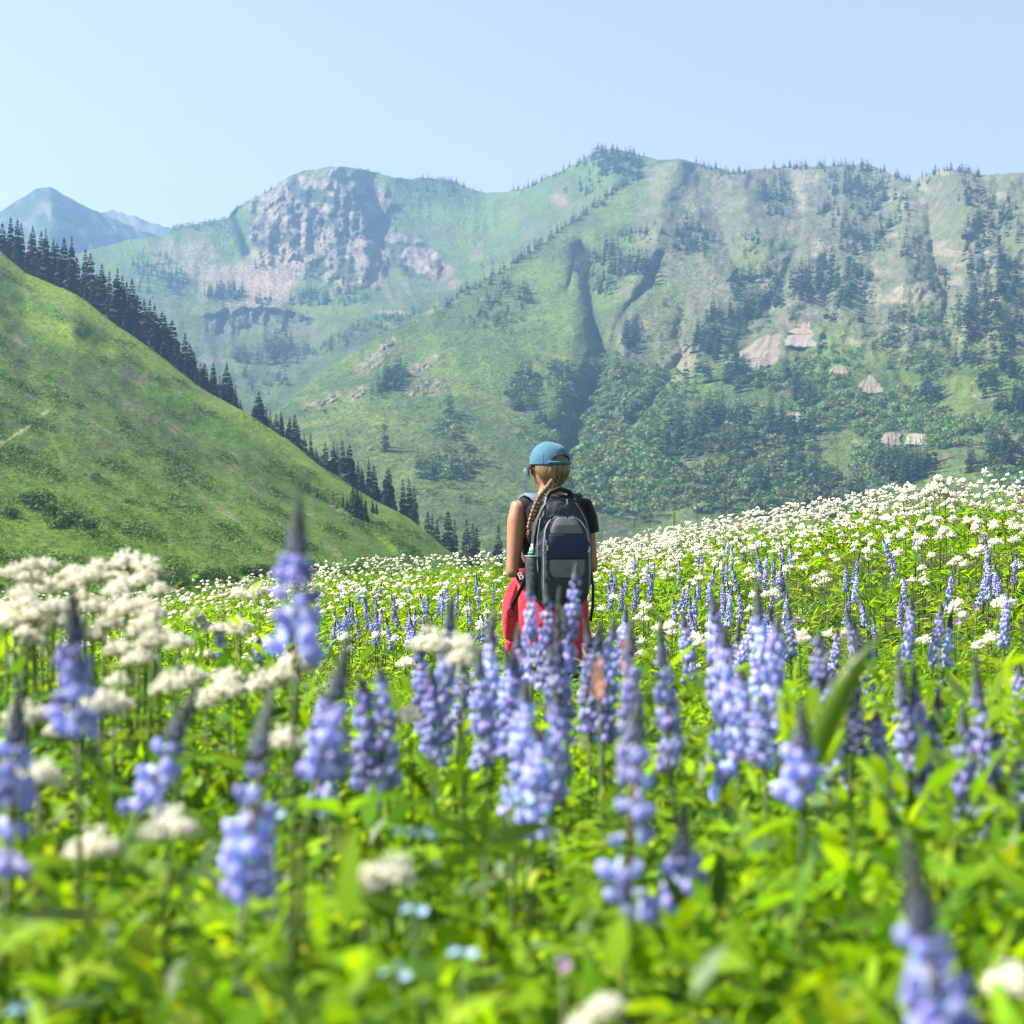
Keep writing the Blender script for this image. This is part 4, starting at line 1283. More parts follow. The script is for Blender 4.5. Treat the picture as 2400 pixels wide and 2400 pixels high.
g = ground(x, y)
pos = np.stack([x, y, g + r.uniform(0.26, 0.52, n)], -1)
ax = np.stack([r.normal(0, 0.45, n), r.normal(-0.1, 0.45, n), np.ones(n)], -1)
parts.append(palmate(r, pos, ax, r.uniform(0.035, 0.065, n), pick_col(n, r, 'bright') * 0.9))
# grass
x, y = field(r, 1800, 0.85, 6.0)
parts += foliage(r, x, y, 3, 0.12, 0.30, 0.20, 0.42, (0.025, 0.045), {'bright': 2, 'grey': 2, 'yellow': 1}, 4, 1.15)
V, F, C = join(parts)
stuff(link('near_herbs', np_mesh('near_herbs', V, F, C, True), M_LEAF), 'bright green leaves and grass filling the near meadow', 'herbs')
parts = []
x, y = field(r, 4200, 4.2, 9.5)
parts += foliage(r, x, y, 11, 0.32, 0.56, 0.06, 0.12, (0.16, 0.28), {'bright': 6, 'dark': 2.4, 'grey': 1.2, 'yellow': 1}, 2, 0.5)
x, y = field(r, 1500, 4.2, 9.5)
n = len(x)
pos = np.stack([x, y, ground(x, y) + r.uniform(0.28, 0.52, n)], -1)
ax = np.stack([r.normal(0, 0.45, n), r.normal(-0.1, 0.45, n), np.ones(n)], -1)
parts.append(palmate(r, pos, ax, r.uniform(0.04, 0.065, n), pick_col(n, r, 'bright') * 0.85, 7, 1))
V, F, C = join([p for p in parts])
stuff(link('middle_herbs', np_mesh('middle_herbs', V, F, C, True), M_LEAF), 'green leaves of the meadow around the hiker', 'herbs')
x, y = field(r, 12000, 9.2, 31.0)
parts = foliage(r, x, y, 9, 0.30, 0.58, 0.09, 0.17, (0.16, 0.28), {'bright': 6, 'dark': 2.6, 'grey': 1.2, 'yellow': 0.8}, 1, 0.55)
V, F, C = join(parts)
stuff(link('far_herbs', np_mesh('far_herbs', V, F, C), M_LEAF), 'green herbs of the far meadow under the flowers', 'herbs')
# the same herbs carry on to either side of what the photograph shows
y = r.uniform(0.5, 15.0, 2600)
x = np.sign(r.uniform(-1, 1, 2600)) * (0.36 * y + 0.40 + r.uniform(0, 1, 2600) ** 1.2 * 2.4)
V, F, C = join(foliage(r, x, y, 12, 0.30, 0.58, 0.08, 0.15, (0.18, 0.32), {'bright': 6, 'dark': 2.4, 'grey': 1.2, 'yellow': 1}, 1, 0.5))
stuff(link('side_herbs', np_mesh('side_herbs', V, F, C), M_LEAF), 'green herbs of the meadow continuing at both sides', 'herbs')
# thin stems under the canopy
x, y = field(r, 5200, 0.9, 9.0)
n = len(x)
b = np.stack([x, y, ground(x, y) - 0.02], -1)
d = nrm(np.stack([r.normal(0, 0.12, n), r.normal(0, 0.12, n), np.ones(n)], -1))
V, F, C = blades(b, d, r.uniform(0.35, 0.6, n), np.full(n, 0.006), np.zeros(n), r.uniform(0, 3.1, n), pick_col(n, r, 'dark') * 1.2, 2, 0.5, 1.0)
stuff(link('herb_stems', np_mesh('herb_stems', V, F, C, True), M_LEAF), 'thin green stems standing in the meadow undergrowth', 'stems')

# ---- lupines
def floret_arrays(seed, simple=False):
    """pea flower: swollen keel with wings and an upright banner; points along +X"""
    rr = np.random.default_rng(seed)
    m = MB()
    nu, nv = (6, 4) if simple else (8, 6)
    m.ball((0.007, 0, 0), 0.0062, nu, nv, (1.25, 0.85, 0.95))
    k0 = len(m.v)
    # banner petals, two halves swept back
    for s in (-1, 1):
        m.add([(0.001, 0, 0.001), (0.004, s * 0.0065, 0.005), (0.0045, s * 0.0055, 0.0105), (0.006, 0, 0.0105)], [(0, 1, 2, 3)])
    V = np.array(m.v)
    V[:, 0] += 0.001 * np.sin(V[:, 2] * 500)
    quads = []
    C = np.tile(np.array((0.35, 0.42, 0.70)), (len(V), 1))
    C[k0:] = np.array((0.52, 0.60, 0.82))
    tip = V[:, 0] > 0.011
    C[tip] = np.array((0.40, 0.37, 0.70))
    return m, V, C

def poly_mesh(name, m, V, C, mat):
    me = bpy.data.meshes.new(name)
    me.from_pydata([tuple(v) for v in V], [], m.f)
    me.polygons.foreach_set('use_smooth', [True] * len(me.polygons))
    at = me.attributes.new('Col', 'FLOAT_COLOR', 'POINT')
    c = np.ones((len(V), 4), dtype=np.float32); c[:, :3] = np.clip(C, 0, 1)
    at.data.foreach_set('color', c.ravel())
    me.materials.append(mat)
    me.update()
    return me

FLORET = []
for k in range(4):
    m, V, C = floret_arrays(600 + k)
    C = C * (0.85 + 0.12 * k)
    if k == 3:
        C = C * 0.6 + np.array((0.45, 0.42, 0.62)) * 0.4
    FLORET.append(poly_mesh('lupine_floret', m, V, C, M_PETAL))

def whorls(r, length, n_levels, spread):
    """positions of florets up a spike: (z, angle, radius, size, tilt)"""
    out = []
    for k in range(n_levels):
        t = (k + 0.3) / n_levels
        z = length * t
        cnt = 6 if t < 0.75 else 5
        for j in range(cnt):
            if r.random() < 0.16 + 0.34 * (1 - t) * spread:
                continue
            a = 6.283 * (j + 0.5 * (k % 2)) / cnt + r.uniform(-0.25, 0.25)
            size = (1.15 - 0.5 * t ** 2) * r.uniform(0.85, 1.15)
            out.append((z + r.uniform(-0.3, 0.3) * length / n_levels, a, 0.006 + 0.005 * (1 - t), size, 0.15 + 0.7 * t + r.uniform(-0.2, 0.2)))
    return out

def spike_mesh(seed, length=0.16, levels=10, pale=0.0):
    """a whole flower spike in one mesh, for plants farther off"""
    r = np.random.default_rng(seed)
    m0, V0, C0 = floret_arrays(1, True)
    m = MB(); C = []
    for (z, a, rad, s, tilt) in whorls(r, length, levels, 0.5):
        R = Matrix.Translation((rad * math.cos(a), rad * math.sin(a), z)) @ Matrix.Rotation(a, 4, 'Z') @ Matrix.Rotation(-tilt, 4, 'Y') @ Matrix.Scale(s * 1.15, 4)
        m.add([R @ Vector(v) for v in V0], m0.f)
        g = r.uniform(0.75, 1.3)
        c = C0 * g
        if r.random() < 0.35 + pale:
            c = c * 0.45 + np.array((0.60, 0.64, 0.85)) * 0.55
        elif r.random() < 0.3:
            c = c * np.array((1.15, 0.92, 0.97))
        C.append(c)
    n0 = len(m.v)
    m.tube([(0, 0, 0), (0, 0, length)], [0.0028, 0.002], 5)
    C.append(np.tile(np.array((0.16, 0.14, 0.12)), (len(m.v) - n0, 1)))
    V = np.array(m.v)
    return poly_mesh('lupine_spike', m, V, np.concatenate(C), M_PETAL)

def bud_mesh(length, bend=(0, 0), seed=0, fat=0.0085):
    """tapering tip of unopened grey-green buds"""
    r = np.random.default_rng(seed)
    m = MB(); C = []
    pts = []
    n = 9
    for i in range(n):
        t = i / (n - 1)
        pts.append((bend[0] * t * t * length, bend[1] * t * t * length, length * t * (1 - 0.25 * t * (abs(bend[0]) + abs(bend[1])))))
    m.tube(pts, [fat * (1 - (i / (n - 1)) ** 1.3) * 0.8 + 0.0008 for i in range(n)], 7)
    nb = len(m.v)
    C.append(np.tile(np.array((0.10, 0.12, 0.10)), (nb, 1)))
    for k in range(44):
        t = (k + 0.5) / 44 * 0.94
        i = min(int(t * (n - 1)), n - 2); f = t * (n - 1) - i
        c = Vector(pts[i]).lerp(Vector(pts[i + 1]), f)
        a = k * 2.4
        rad = fat * (1 - t ** 1.3) * 0.85
        b = MB()
        b.ball((0, 0, 0), 0.0036 * (1.1 - 0.6 * t), 5, 4, (0.8, 0.8, 1.8))
        R = Matrix.Translation(c + Vector((math.cos(a) * rad, math.sin(a) * rad, 0))) @ Matrix.Rotation(a, 4, 'Z') @ Matrix.Rotation(0.45, 4, 'Y')
        m.add([R @ Vector(v) for v in b.v], b.f)
        g = r.uniform(0.7, 1.3)
        col = np.array((0.105, 0.125, 0.110)) * g
        if t < 0.3:
            col = col * 0.5 + np.array((0.22, 0.22, 0.40)) * 0.5
        C.append(np.tile(col, (len(b.v), 1)))
    return poly_mesh('lupine_bud_tip', m, np.array(m.v), np.concatenate(C), M_BUD)

SPIKES = [spike_mesh(700, 0.15, 11), spike_mesh(701, 0.17, 12, 0.15), spike_mesh(702, 0.12, 9), spike_mesh(703, 0.15, 11, 0.3)]
SPIKE_LEN = [0.15, 0.17, 0.12, 0.15]
BUDS = [bud_mesh(0.045, (0, 0), 1, 0.007), bud_mesh(0.06, (0.2, 0.1), 2, 0.0075), bud_mesh(0.035, (-0.15, 0.1), 3, 0.0065)]
_r = np.random.default_rng(9)
PALM = []
for k in range(3):
    V, F, C = palmate(_r, np.zeros((1, 3)), np.array([[0.0, 0.0, 1.0]]), np.array([1.0]), pick_col(1, _r, 'bright'), 7 + k % 2, 4)
    me = np_mesh('palmate_leaf', V, F, C, True); me.materials.append(M_LEAF); PALM.append(me)

LUPINES = []
def lupine(px, py, D, flen, blen, label, group, near=False, lean=(0.0, 0.0), bend=(0.0, 0.0), var=None, leaves=9, levels=9):
    """px, py: where the tip of the bud cone appears; flen / blen: metres of open flowers / of buds"""
    tip = P(px, py, D)
    ax = Vector((lean[0], lean[1], 1.0)).normalized()
    q = ax.to_track_quat('Z', 'Y')
    bt = q @ Vector((bend[0] * blen, bend[1] * blen, blen * (1 - 0.25 * (abs(bend[0]) + abs(bend[1])))))
    top = tip - bt                       # where buds meet flowers
    bot = top - ax * flen                # lowest flowers
    gx, gy = bot.x - lean[0] * 0.15, bot.y - lean[1] * 0.15
    z0 = gz(gx, gy)
    root = thing('lupine', label, 'lupine', (gx, gy, z0 - 0.01), 0, group)
    o = Vector((gx, gy, z0 - 0.01))
    s = MB()
    hb = bot - o
    s.tube([(0, 0, 0), (hb.x * 0.2, hb.y * 0.2, hb.z * 0.45), hb - ax * 0.06, hb], [0.0035, 0.0033, 0.0030, 0.0028], 6)
    me = s.mesh('lupine_stem'); me.materials.append(M_STEM)
    link('stem', me, None, root)
    if near:
        rr = np.random.default_rng(int(px * 7 + py))
        m = MB(); m.tube([(0, 0, 0), (0, 0, flen + 0.004)], [0.0034, 0.0024], 7)
        me = m.mesh('lupine_rachis'); me.materials.append(M_STEM_R)
        sp = link('flower_spike', me, None, root, hb)
        sp.rotation_mode = 'QUATERNION'; sp.rotation_quaternion = q
        for (z, a, rad, sz, tilt) in whorls(rr, flen, levels, 1.0):
            f = link('floret', FLORET[rr.integers(0, 4)], None, sp)
            f.location = (rad * math.cos(a), rad * math.sin(a), z)
            f.rotation_euler = (rr.uniform(-0.3, 0.3), -tilt, a)
            k = sz * rr.uniform(1.0, 1.35)
            f.scale = (k, k, k)
        me = bud_mesh(blen, bend, int(px))
    else:
        v = random.randrange(4) if var is None else var
        sp = link('flower_spike', SPIKES[v], None, root, hb)
        sp.rotation_mode = 'QUATERNION'; sp.rotation_quaternion = q
        k = flen / SPIKE_LEN[v]
        sp.scale = (0.82, 0.82, k)
        me = BUDS[random.randrange(3)] if bend == (0.0, 0.0) else bud_mesh(blen, bend, int(px))
    bd = link('bud_tip', me, None, root, top - o)
    bd.rotation_mode = 'QUATERNION'; bd.rotation_quaternion = q
    if not near and bend == (0.0, 0.0):
        k = blen / 0.045
        bd.scale = (1, 1, k)
    for j in range(leaves):
        h = hb.z * random.uniform(0.45, 0.85)
        a = random.uniform(0, 6.28)
        l = link('leaf', PALM[j % 3], None, root)
        L = random.uniform(0.045, 0.08)
        l.location = (hb.x * 0.3 + 0.07 * math.cos(a), hb.y * 0.3 + 0.07 * math.sin(a), h)
        l.rotation_euler = (random.uniform(-0.5, 0.5), random.uniform(-0.5, 0.5), a)
        l.scale = (L, L, L)
    return root

G1 = 'blurred lupines nearest the camera'
lupine(700, 1148, 1.60, 0.098, 0.060, 'tall blurred violet lupine rising highest, against the green hill', G1, True, (0.02, 0.0), (0.0, 0), levels=6, leaves=6)
lupine(168, 1355, 1.65, 0.088, 0.066, 'blurred violet lupine with dark tip among the white flowers at left', G1, True, (-0.03, 0.0), (0.06, 0), levels=6)
lupine(48, 1580, 1.55, 0.12, 0.062, 'blurred violet lupine cut by the left edge of the photo', G1, True, (0.05, 0.0), (0.1, 0), levels=7)
lupine(645, 1600, 1.55, 0.125, 0.076, 'blurred lupine with its grey tip bent over to the right, lower left', G1, True, (0.10, 0.0), (0.75, 0), levels=7)
lupine(472, 1590, 1.75, 0.085, 0.070, 'small blurred lupine leaning left of the bent-tipped one', G1, True, (0.45, 0.0), (0.1, 0), levels=5)
lupine(822, 1476, 1.70, 0.080, 0.072, 'blurred lupine with a tall dark grey tip left of the flower row', G1, True, (0.22, 0.0), (0.1, 0), levels=5)
lupine(2118, 1945, 1.02, 0.13, 0.062, 'very blurred lupine at the bottom right corner, closest of all', G1, True, (-0.18, 0.0), (-0.12, 0), levels=8)
lupine(1600, 1880, 1.62, 0.05, 0.05, 'short bare-tipped lupine in the leaves under the big curved blade', G1, True, (0.0, 0.0), (0.0, 0), levels=4)
lupine(1495, 1640, 1.62, 0.17, 0.035, 'sparse blurred lupine with a reddish stem right of centre', G1, True, (0.05, 0), (0, 0), levels=6)
lupine(1880, 1640, 1.7, 0.05, 0.05, 'blurred half-bare lupine beside the big curved blade', G1, True, (0.0, 0), (0, 0), levels=3)
G2 = 'lupines in the blurred row before the hiker'
MID = [(1355, 1300, 3.5, 0.19, 0.055, 'pale lupine reaching up over the right of the backpack'), (1285, 1352, 3.4, 0.17, 0.055, 'lupine in front of the middle of the red jacket'), (1242, 1360, 3.5, 0.18, 0.03, 'lupine in front of the left half of the red jacket'),
       (1300, 1410, 2.9, 0.10, 0.12, 'lupine with a long grey tip below the red jacket'), (1150, 1440, 2.9, 0.18, 0.05, 'lupine just left of the hanging red sleeve'), (1060, 1390, 2.7, 0.20, 0.055, 'lupine behind the cream flower head left of the hiker'),
       (1120, 1500, 2.5, 0.14, 0.05, 'low lupine under the hanging red sleeve'), (890, 1560, 2.3, 0.16, 0.02, 'broad violet lupine at the left end of the row'), (850, 1590, 2.3, 0.15, 0.02, 'second lupine from the left end of the row'),
       (980, 1500, 2.9, 0.13, 0.03, 'purple lupine left of the cream flower head'), (1010, 1560, 2.6, 0.12, 0.03, 'small lupine under the cream flower head'),
       (1200, 1500, 2.7, 0.16, 0.05, 'lupine in front of the hiker\'s left thigh'), (1235, 1590, 2.1, 0.14, 0.03, 'lupine low in the centre with wide lilac flowers'), (1310, 1600, 2.2, 0.14, 0.03, 'lupine low in the centre, right one of the pair'),
       (1265, 1700, 2.0, 0.11, 0.02, 'lowest lupine in the centre of the meadow'), (1400, 1430, 3.0, 0.17, 0.06, 'lupine just right of the red jacket'), (1440, 1440, 3.0, 0.18, 0.04, 'pinkish violet lupine right of the red jacket'),
       (1480, 1450, 2.4, 0.20, 0.05, 'large pale lupine between the two orange blooms'), (1545, 1440, 2.5, 0.16, 0.07, 'lupine with long grey tip right of the orange blooms'), (1670, 1372, 3.0, 0.17, 0.05, 'lupine left of the tall pair right of the hiker'), (1775, 1368, 2.9, 0.16, 0.06, 'tall lupine with a pale leaning tip right of the hiker'),
       (1700, 1470, 2.4, 0.21, 0.03, 'long violet lupine under the tall pale pair'), (1825, 1440, 2.6, 0.15, 0.03, 'lupine left of the big curved blade'), (1915, 1465, 2.8, 0.13, 0.03, 'lupine touching the big curved blade'),
       (2010, 1470, 2.5, 0.07, 0.12, 'lupine with a very long green tip right of the big blade'), (2105, 1515, 2.4, 0.17, 0.08, 'left one of the two dark-tipped lupines at right'), (2135, 1510, 2.4, 0.18, 0.085, 'right one of the two dark-tipped lupines at right'),
       (2285, 1525, 2.3, 0.20, 0.07, 'tall lupine near the right edge with a slender grey tip'), (2205, 1540, 4.5, 0.12, 0.06, 'darker lupine between the two-tipped pair and the right edge'), (2200, 1605, 2.4, 0.19, 0.05, 'dense violet lupine low at right'),
       (2260, 1650, 2.2, 0.17, 0.04, 'broad violet lupine low near the right edge'), (2330, 1680, 2.3, 0.16, 0.03, 'lupine low by the right edge'), (2390, 1750, 2.2, 0.16, 0.03, 'lupine cut by the right edge of the photo'), (2395, 1540, 3.5, 0.16, 0.04, 'upper lupine cut by the right edge of the photo'), (1950, 1590, 2.5, 0.15, 0.02, 'sparse lupine under the big curved blade'),
       (2050, 1660, 2.5, 0.11, 0.02, 'sparse pale lupine left of the two dark-tipped ones'), (760, 1600, 2.2, 0.12, 0.03, 'lupine behind the dark grey tip left of the row'), (515, 1450, 4.6, 0.10, 0.02, 'deep violet lupine behind the white flowers at left'),
       (600, 1500, 4.4, 0.10, 0.02, 'deep violet lupine under the tallest one'), (1740, 1560, 2.3, 0.12, 0.02, 'low lupine right of the long violet one'), (1780, 1620, 2.2, 0.08, 0.02, 'small low lupine in the leaves at right'), (1090, 1530, 3.2, 0.12, 0.03, 'small lupine left of the red sleeve'), (1600, 1420, 4.2, 0.14, 0.05, 'slim lupine in the middle distance right of the hiker'),
       (1215, 1470, 3.2, 0.15, 0.04, 'lupine over the lower left of the jacket'), (1325, 1432, 3.2, 0.16, 0.04, 'lupine over the lower right of the jacket'), (1382, 1462, 3.0, 0.15, 0.04, 'lupine at the right hem of the jacket'),
       (1195, 1525, 2.8, 0.14, 0.03, 'short lupine before the hanging sleeve cuff'), (1290, 1505, 2.8, 0.14, 0.03, 'short lupine before the jacket hem'), (1850, 1420, 5.0, 0.12, 0.04, 'slim lupine beyond the big curved blade'), (1470, 1400, 4.2, 0.13, 0.06, 'slim dark-tipped lupine right of the backpack')]
for (px, py, D, fl, bl, lab) in MID:
    lupine(px, py, D, fl, bl, lab, G2, False, (random.uniform(-0.10, 0.10), random.uniform(-0.06, 0.06)), leaves=5)

# lupines farther out, in drifts
r = np.random.default_rng(31)
DRIFT = [((640, 1150, 1390, 1470), 26, (9, 16), 'in the drift left of the hiker'), ((950, 1180, 1330, 1400), 14, (14, 24), 'in the far flowers left of the hiker'), ((1640, 1860, 1250, 1390), 30, (8.5, 12), 'in the purple patch right of the hiker'),
         ((1400, 1640, 1250, 1380), 22, (12, 22), 'near the crest right of the hiker'), ((1560, 2000, 1380, 1480), 14, (6.5, 8.5), 'below the purple patch'), ((1950, 2400, 1200, 1480), 26, (6.5, 13), 'on the bank at far right'), ((700, 950, 1360, 1440), 16, (10, 18), 'in the drift near the tall blurred lupine')]
def solve_dist(px, py, h):
    """distance at which a plant of height h standing on the ground shows its top at this pixel"""
    ys = np.linspace(5.0, 27.0, 200)
    xs = (px - 1200) / FPX * ys
    tops = ground(xs, ys) + h
    pys = 1200 - tops / ys * FPX
    i = int(np.argmin(np.abs(pys - py)))
    return ys[i], pys[i]
for (x0, x1, y0, y1), n, (d0, d1), lab in DRIFT:
    for k in range(n):
        px, py = r.uniform(x0, x1), r.uniform(y0, y1)
        if 1165 < px < 1410:
            continue
        D, py2 = solve_dist(px, py, r.uniform(0.62, 0.78))
        lupine(px, py2, D, r.uniform(0.13, 0.20), r.uniform(0.03, 0.06), 'small purple lupine ' + lab, 'small lupines ' + lab, False, (r.normal(0, 0.13), r.normal(0, 0.1)), leaves=1)

# ---- white valerian
def ico(r):
    p = (1 + 5 ** 0.5) / 2
    v = np.array([(-1, p, 0), (1, p, 0), (-1, -p, 0), (1, -p, 0), (0, -1, p), (0, 1, p), (0, -1, -p), (0, 1, -p), (p, 0, -1), (p, 0, 1), (-p, 0, -1), (-p, 0, 1)], float)
    v /= np.linalg.norm(v[0])
    f = np.array([(0, 11, 5), (0, 5, 1), (0, 1, 7), (0, 7, 10), (0, 10, 11), (1, 5, 9), (5, 11, 4), (11, 10, 2), (10, 7, 6), (7, 1, 8), (3, 9, 4), (3, 4, 2), (3, 2, 6), (3, 6, 8), (3, 8, 9), (4, 9, 5), (2, 4, 11), (6, 2, 10), (8, 6, 7), (9, 8, 1)])
    return v * r, f
def head_arrays(seed, n, width=0.030, size=0.0042):
    """domed cluster of tiny white flowers, creamy underneath"""
    r = np.random.default_rng(seed)
    iv, jf = ico(1.0)
    octv = np.array([(1, 0, 0), (-1, 0, 0), (0, 1, 0), (0, -1, 0), (0, 0, 1), (0, 0, -1)], float)
    octf = np.array([(0, 2, 4), (2, 1, 4), (1, 3, 4), (3, 0, 4), (2, 0, 5), (1, 2, 5), (3, 1, 5), (0, 3, 5)])
    lob = [(0, 0, 0.35, 0.72)] + [(0.55 * math.cos(a), 0.55 * math.sin(a), 0.02, 0.50) for a in r.uniform(0, 0.9) + np.arange(6) * 1.047]
    Vs, Fs, Cs, b = [], [], [], 0
    kv, kf = (iv, jf) if n > 40 else (octv, octf)
    for (lx, ly, lz, lr) in lob:
        Vs.append((kv * lr * (0.58 if n > 100 else 0.72) * np.array((1, 1, 0.8)) + np.array((lx, ly, lz))) * width); Fs.append(kf + b); b += len(kv)
        Cs.append(np.tile(np.array((0.90, 0.89, 0.81)), (len(kv), 1)))
    for k in range(n):
        lx, ly, lz, lr = lob[r.integers(0, len(lob))]
        d = r.normal(size=3); d /= np.linalg.norm(d); d[2] = abs(d[2]) * 1.1 - 0.35
        c = (np.array((lx, ly, lz)) + d * lr * r.uniform(0.75, 1.1)) * width
        s = size * r.uniform(0.7, 1.35)
        q = octv * s * r.uniform(0.6, 1.3, (6, 3)) + c
        Vs.append(q); Fs.append(octf + b); b += 6
        low = d[2] < 0.05
        col = np.array((0.52, 0.50, 0.26)) if (low and r.random() < 0.3) else np.array((0.92, 0.915, 0.86)) * r.uniform(0.90, 1.04)
        Cs.append(np.tile(col, (6, 1)))
    return np.concatenate(Vs), np.concatenate(Fs), np.concatenate(Cs)
HEAD_HI = []
for k in range(4):
    me = np_mesh('valerian_head', *head_arrays(800 + k, 260, 0.0265 + 0.004 * (k % 2), 0.0028)); me.materials.append(M_WHITE); HEAD_HI.append(me)
HEAD_MID = []
for k in range(4):
    me = np_mesh('valerian_head', *head_arrays(820 + k, 70, 0.033, 0.0052)); me.materials.append(M_WHITE); HEAD_MID.append(me)
HEAD_LO = [head_arrays(840 + k, 10, 0.026, 0.0078) for k in range(5)]

def vleaf(seed):
    r = np.random.default_rng(seed)
    base = np.zeros((5, 3)); base[1:, 0] = (0.02, 0.02, 0.035, 0.035)
    d = nrm(np.array([(1, 0, .15), (.5, .8, .1), (.5, -.8, .1), (.6, .75, .1), (.6, -.75, .1)], float))
    V, F, C = blades(base, d, np.array([.09, .05, .05, .045, .045]), np.array([.022, .016, .016, .014, .014]), np.full(5, .25), r.normal(0, .2, 5), pick_col(5, r, 'bright'), 4)
    me = np_mesh('valerian_leaf', V, F, C, True); me.materials.append(M_LEAF)
    return me
VLEAF = [vleaf(860), vleaf(861)]

def valerian(px, py, D, label, group, hi=True, size=1.0, heads=1, leaves=2):
    top = P(px, py, D)
    gx, gy = top.x + random.uniform(-0.03, 0.03), top.y + random.uniform(-0.03, 0.03)
    z0 = gz(gx, gy)
    root = thing('white_wildflower', label, 'wildflower', (gx, gy, z0 - 0.01), 0, group)
    hb = top - Vector((gx, gy, z0 - 0.01)) - Vector((0, 0, 0.02 * size))
    s = MB()
    s.tube([(0, 0, 0), (hb.x * 0.3, hb.y * 0.3, hb.z * 0.5), (hb.x * 0.8, hb.y * 0.8, hb.z * 0.85), hb], [0.0034, 0.003, 0.0026, 0.002], 5)
    spots = [(Vector(hb), 1.0)]
    for j in range(heads - 1):
        a = random.uniform(0, 6.28)
        e = Vector(hb) + Vector((0.05 * math.cos(a) * size, 0.05 * math.sin(a) * size, random.uniform(-0.035, -0.005)))
        spots.append((e, random.uniform(0.65, 0.95)))
        s.tube([(hb.x * 0.85, hb.y * 0.85, hb.z * 0.88), e], [0.0018, 0.0014], 4)
    me = s.mesh('valerian_stem'); me.materials.append(M_STEM)
    link('stem', me, None, root)
    for e, k in spots:
        pool = HEAD_HI if hi else HEAD_MID
        h = link('flower_head', pool[random.randrange(4)], None, root, e)
        h.rotation_euler = (random.uniform(-0.25, 0.25), random.uniform(-0.25, 0.25), random.uniform(0, 6.28))
        k *= size
        h.scale = (k, k, k)
    for j in range(leaves):
        l = link('leaf', VLEAF[j % 2], None, root)
        t = random.uniform(0.5, 0.85)
        l.location = (hb.x * t * 0.7, hb.y * t * 0.7, hb.z * t)
        l.rotation_euler = (0, 0, random.uniform(0, 6.28))
    return root

NVAL = 0
LEFTV = [(70, 380), (150, 360), (280, 300), (420, 300), (270, 400), (370, 470), (500, 480), (200, 560), (650, 390), (900, 320), (1010, 390), (790, 400), (1150, 235), (1240, 260), (1345, 310), (1120, 460), (1300, 420), (1440, 520), (740, 590),
         (20, 700), (120, 720), (60, 790), (175, 810), (500, 660), (550, 710), (420, 800), (840, 680), (950, 690), (1130, 660), (1300, 660), (1400, 720), (830, 930), (1080, 1050), (1385, 965), (1450, 935), (1620, 990), (1260, 1100), (1770, 790), (1880, 870),
         (910, 1510), (1030, 1510), (1860, 1120), (1760, 1280), (1880, 1320), (1560, 1330), (320, 750), (1000, 800), (640, 780), (240, 640), (1340, 820)]
for i, (cx, cy) in enumerate(LEFTV):
    px, py = cx * .2588, 1230 + cy * .2588
    D = float(np.interp(cy, [230, 700, 1000, 1500], [3.4, 3.1, 2.9, 2.5])) + random.uniform(-0.25, 0.25)
    if cx > 1700:
        D = 4.6
    lab = {0: 'white-headed wildflower at the left edge of the tall white cluster', 2: 'white-headed wildflower on the left hump of the tall cluster', 12: 'tallest big white-headed wildflower of the left cluster', 14: 'white head just right of the tallest one at left',
           17: 'greenish cream bud head at the right of the left cluster', 9: 'white head left of the tallest one at left', 39: 'left of two flat white heads beside the dark-tipped lupine', 40: 'right of two flat white heads beside the dark-tipped lupine',
           35: 'broad white head right of the dark-tipped lupine', 33: 'broad white head upper left of the broad one by the lupine'}.get(i)
    tall = cy < 560
    valerian(px, py, D, lab or ('white-headed wildflower in the tall cluster at the left edge' if tall else 'white-headed wildflower lower in the left foreground cluster'), None if lab else ('tall white wildflowers at the left edge' if tall else 'white wildflowers in the left foreground'), True, random.uniform(0.85, 1.15) * (1.5 if i in (12, 13) else 1.0), 1 + (i % 3 == 0), 2)
    NVAL += 1
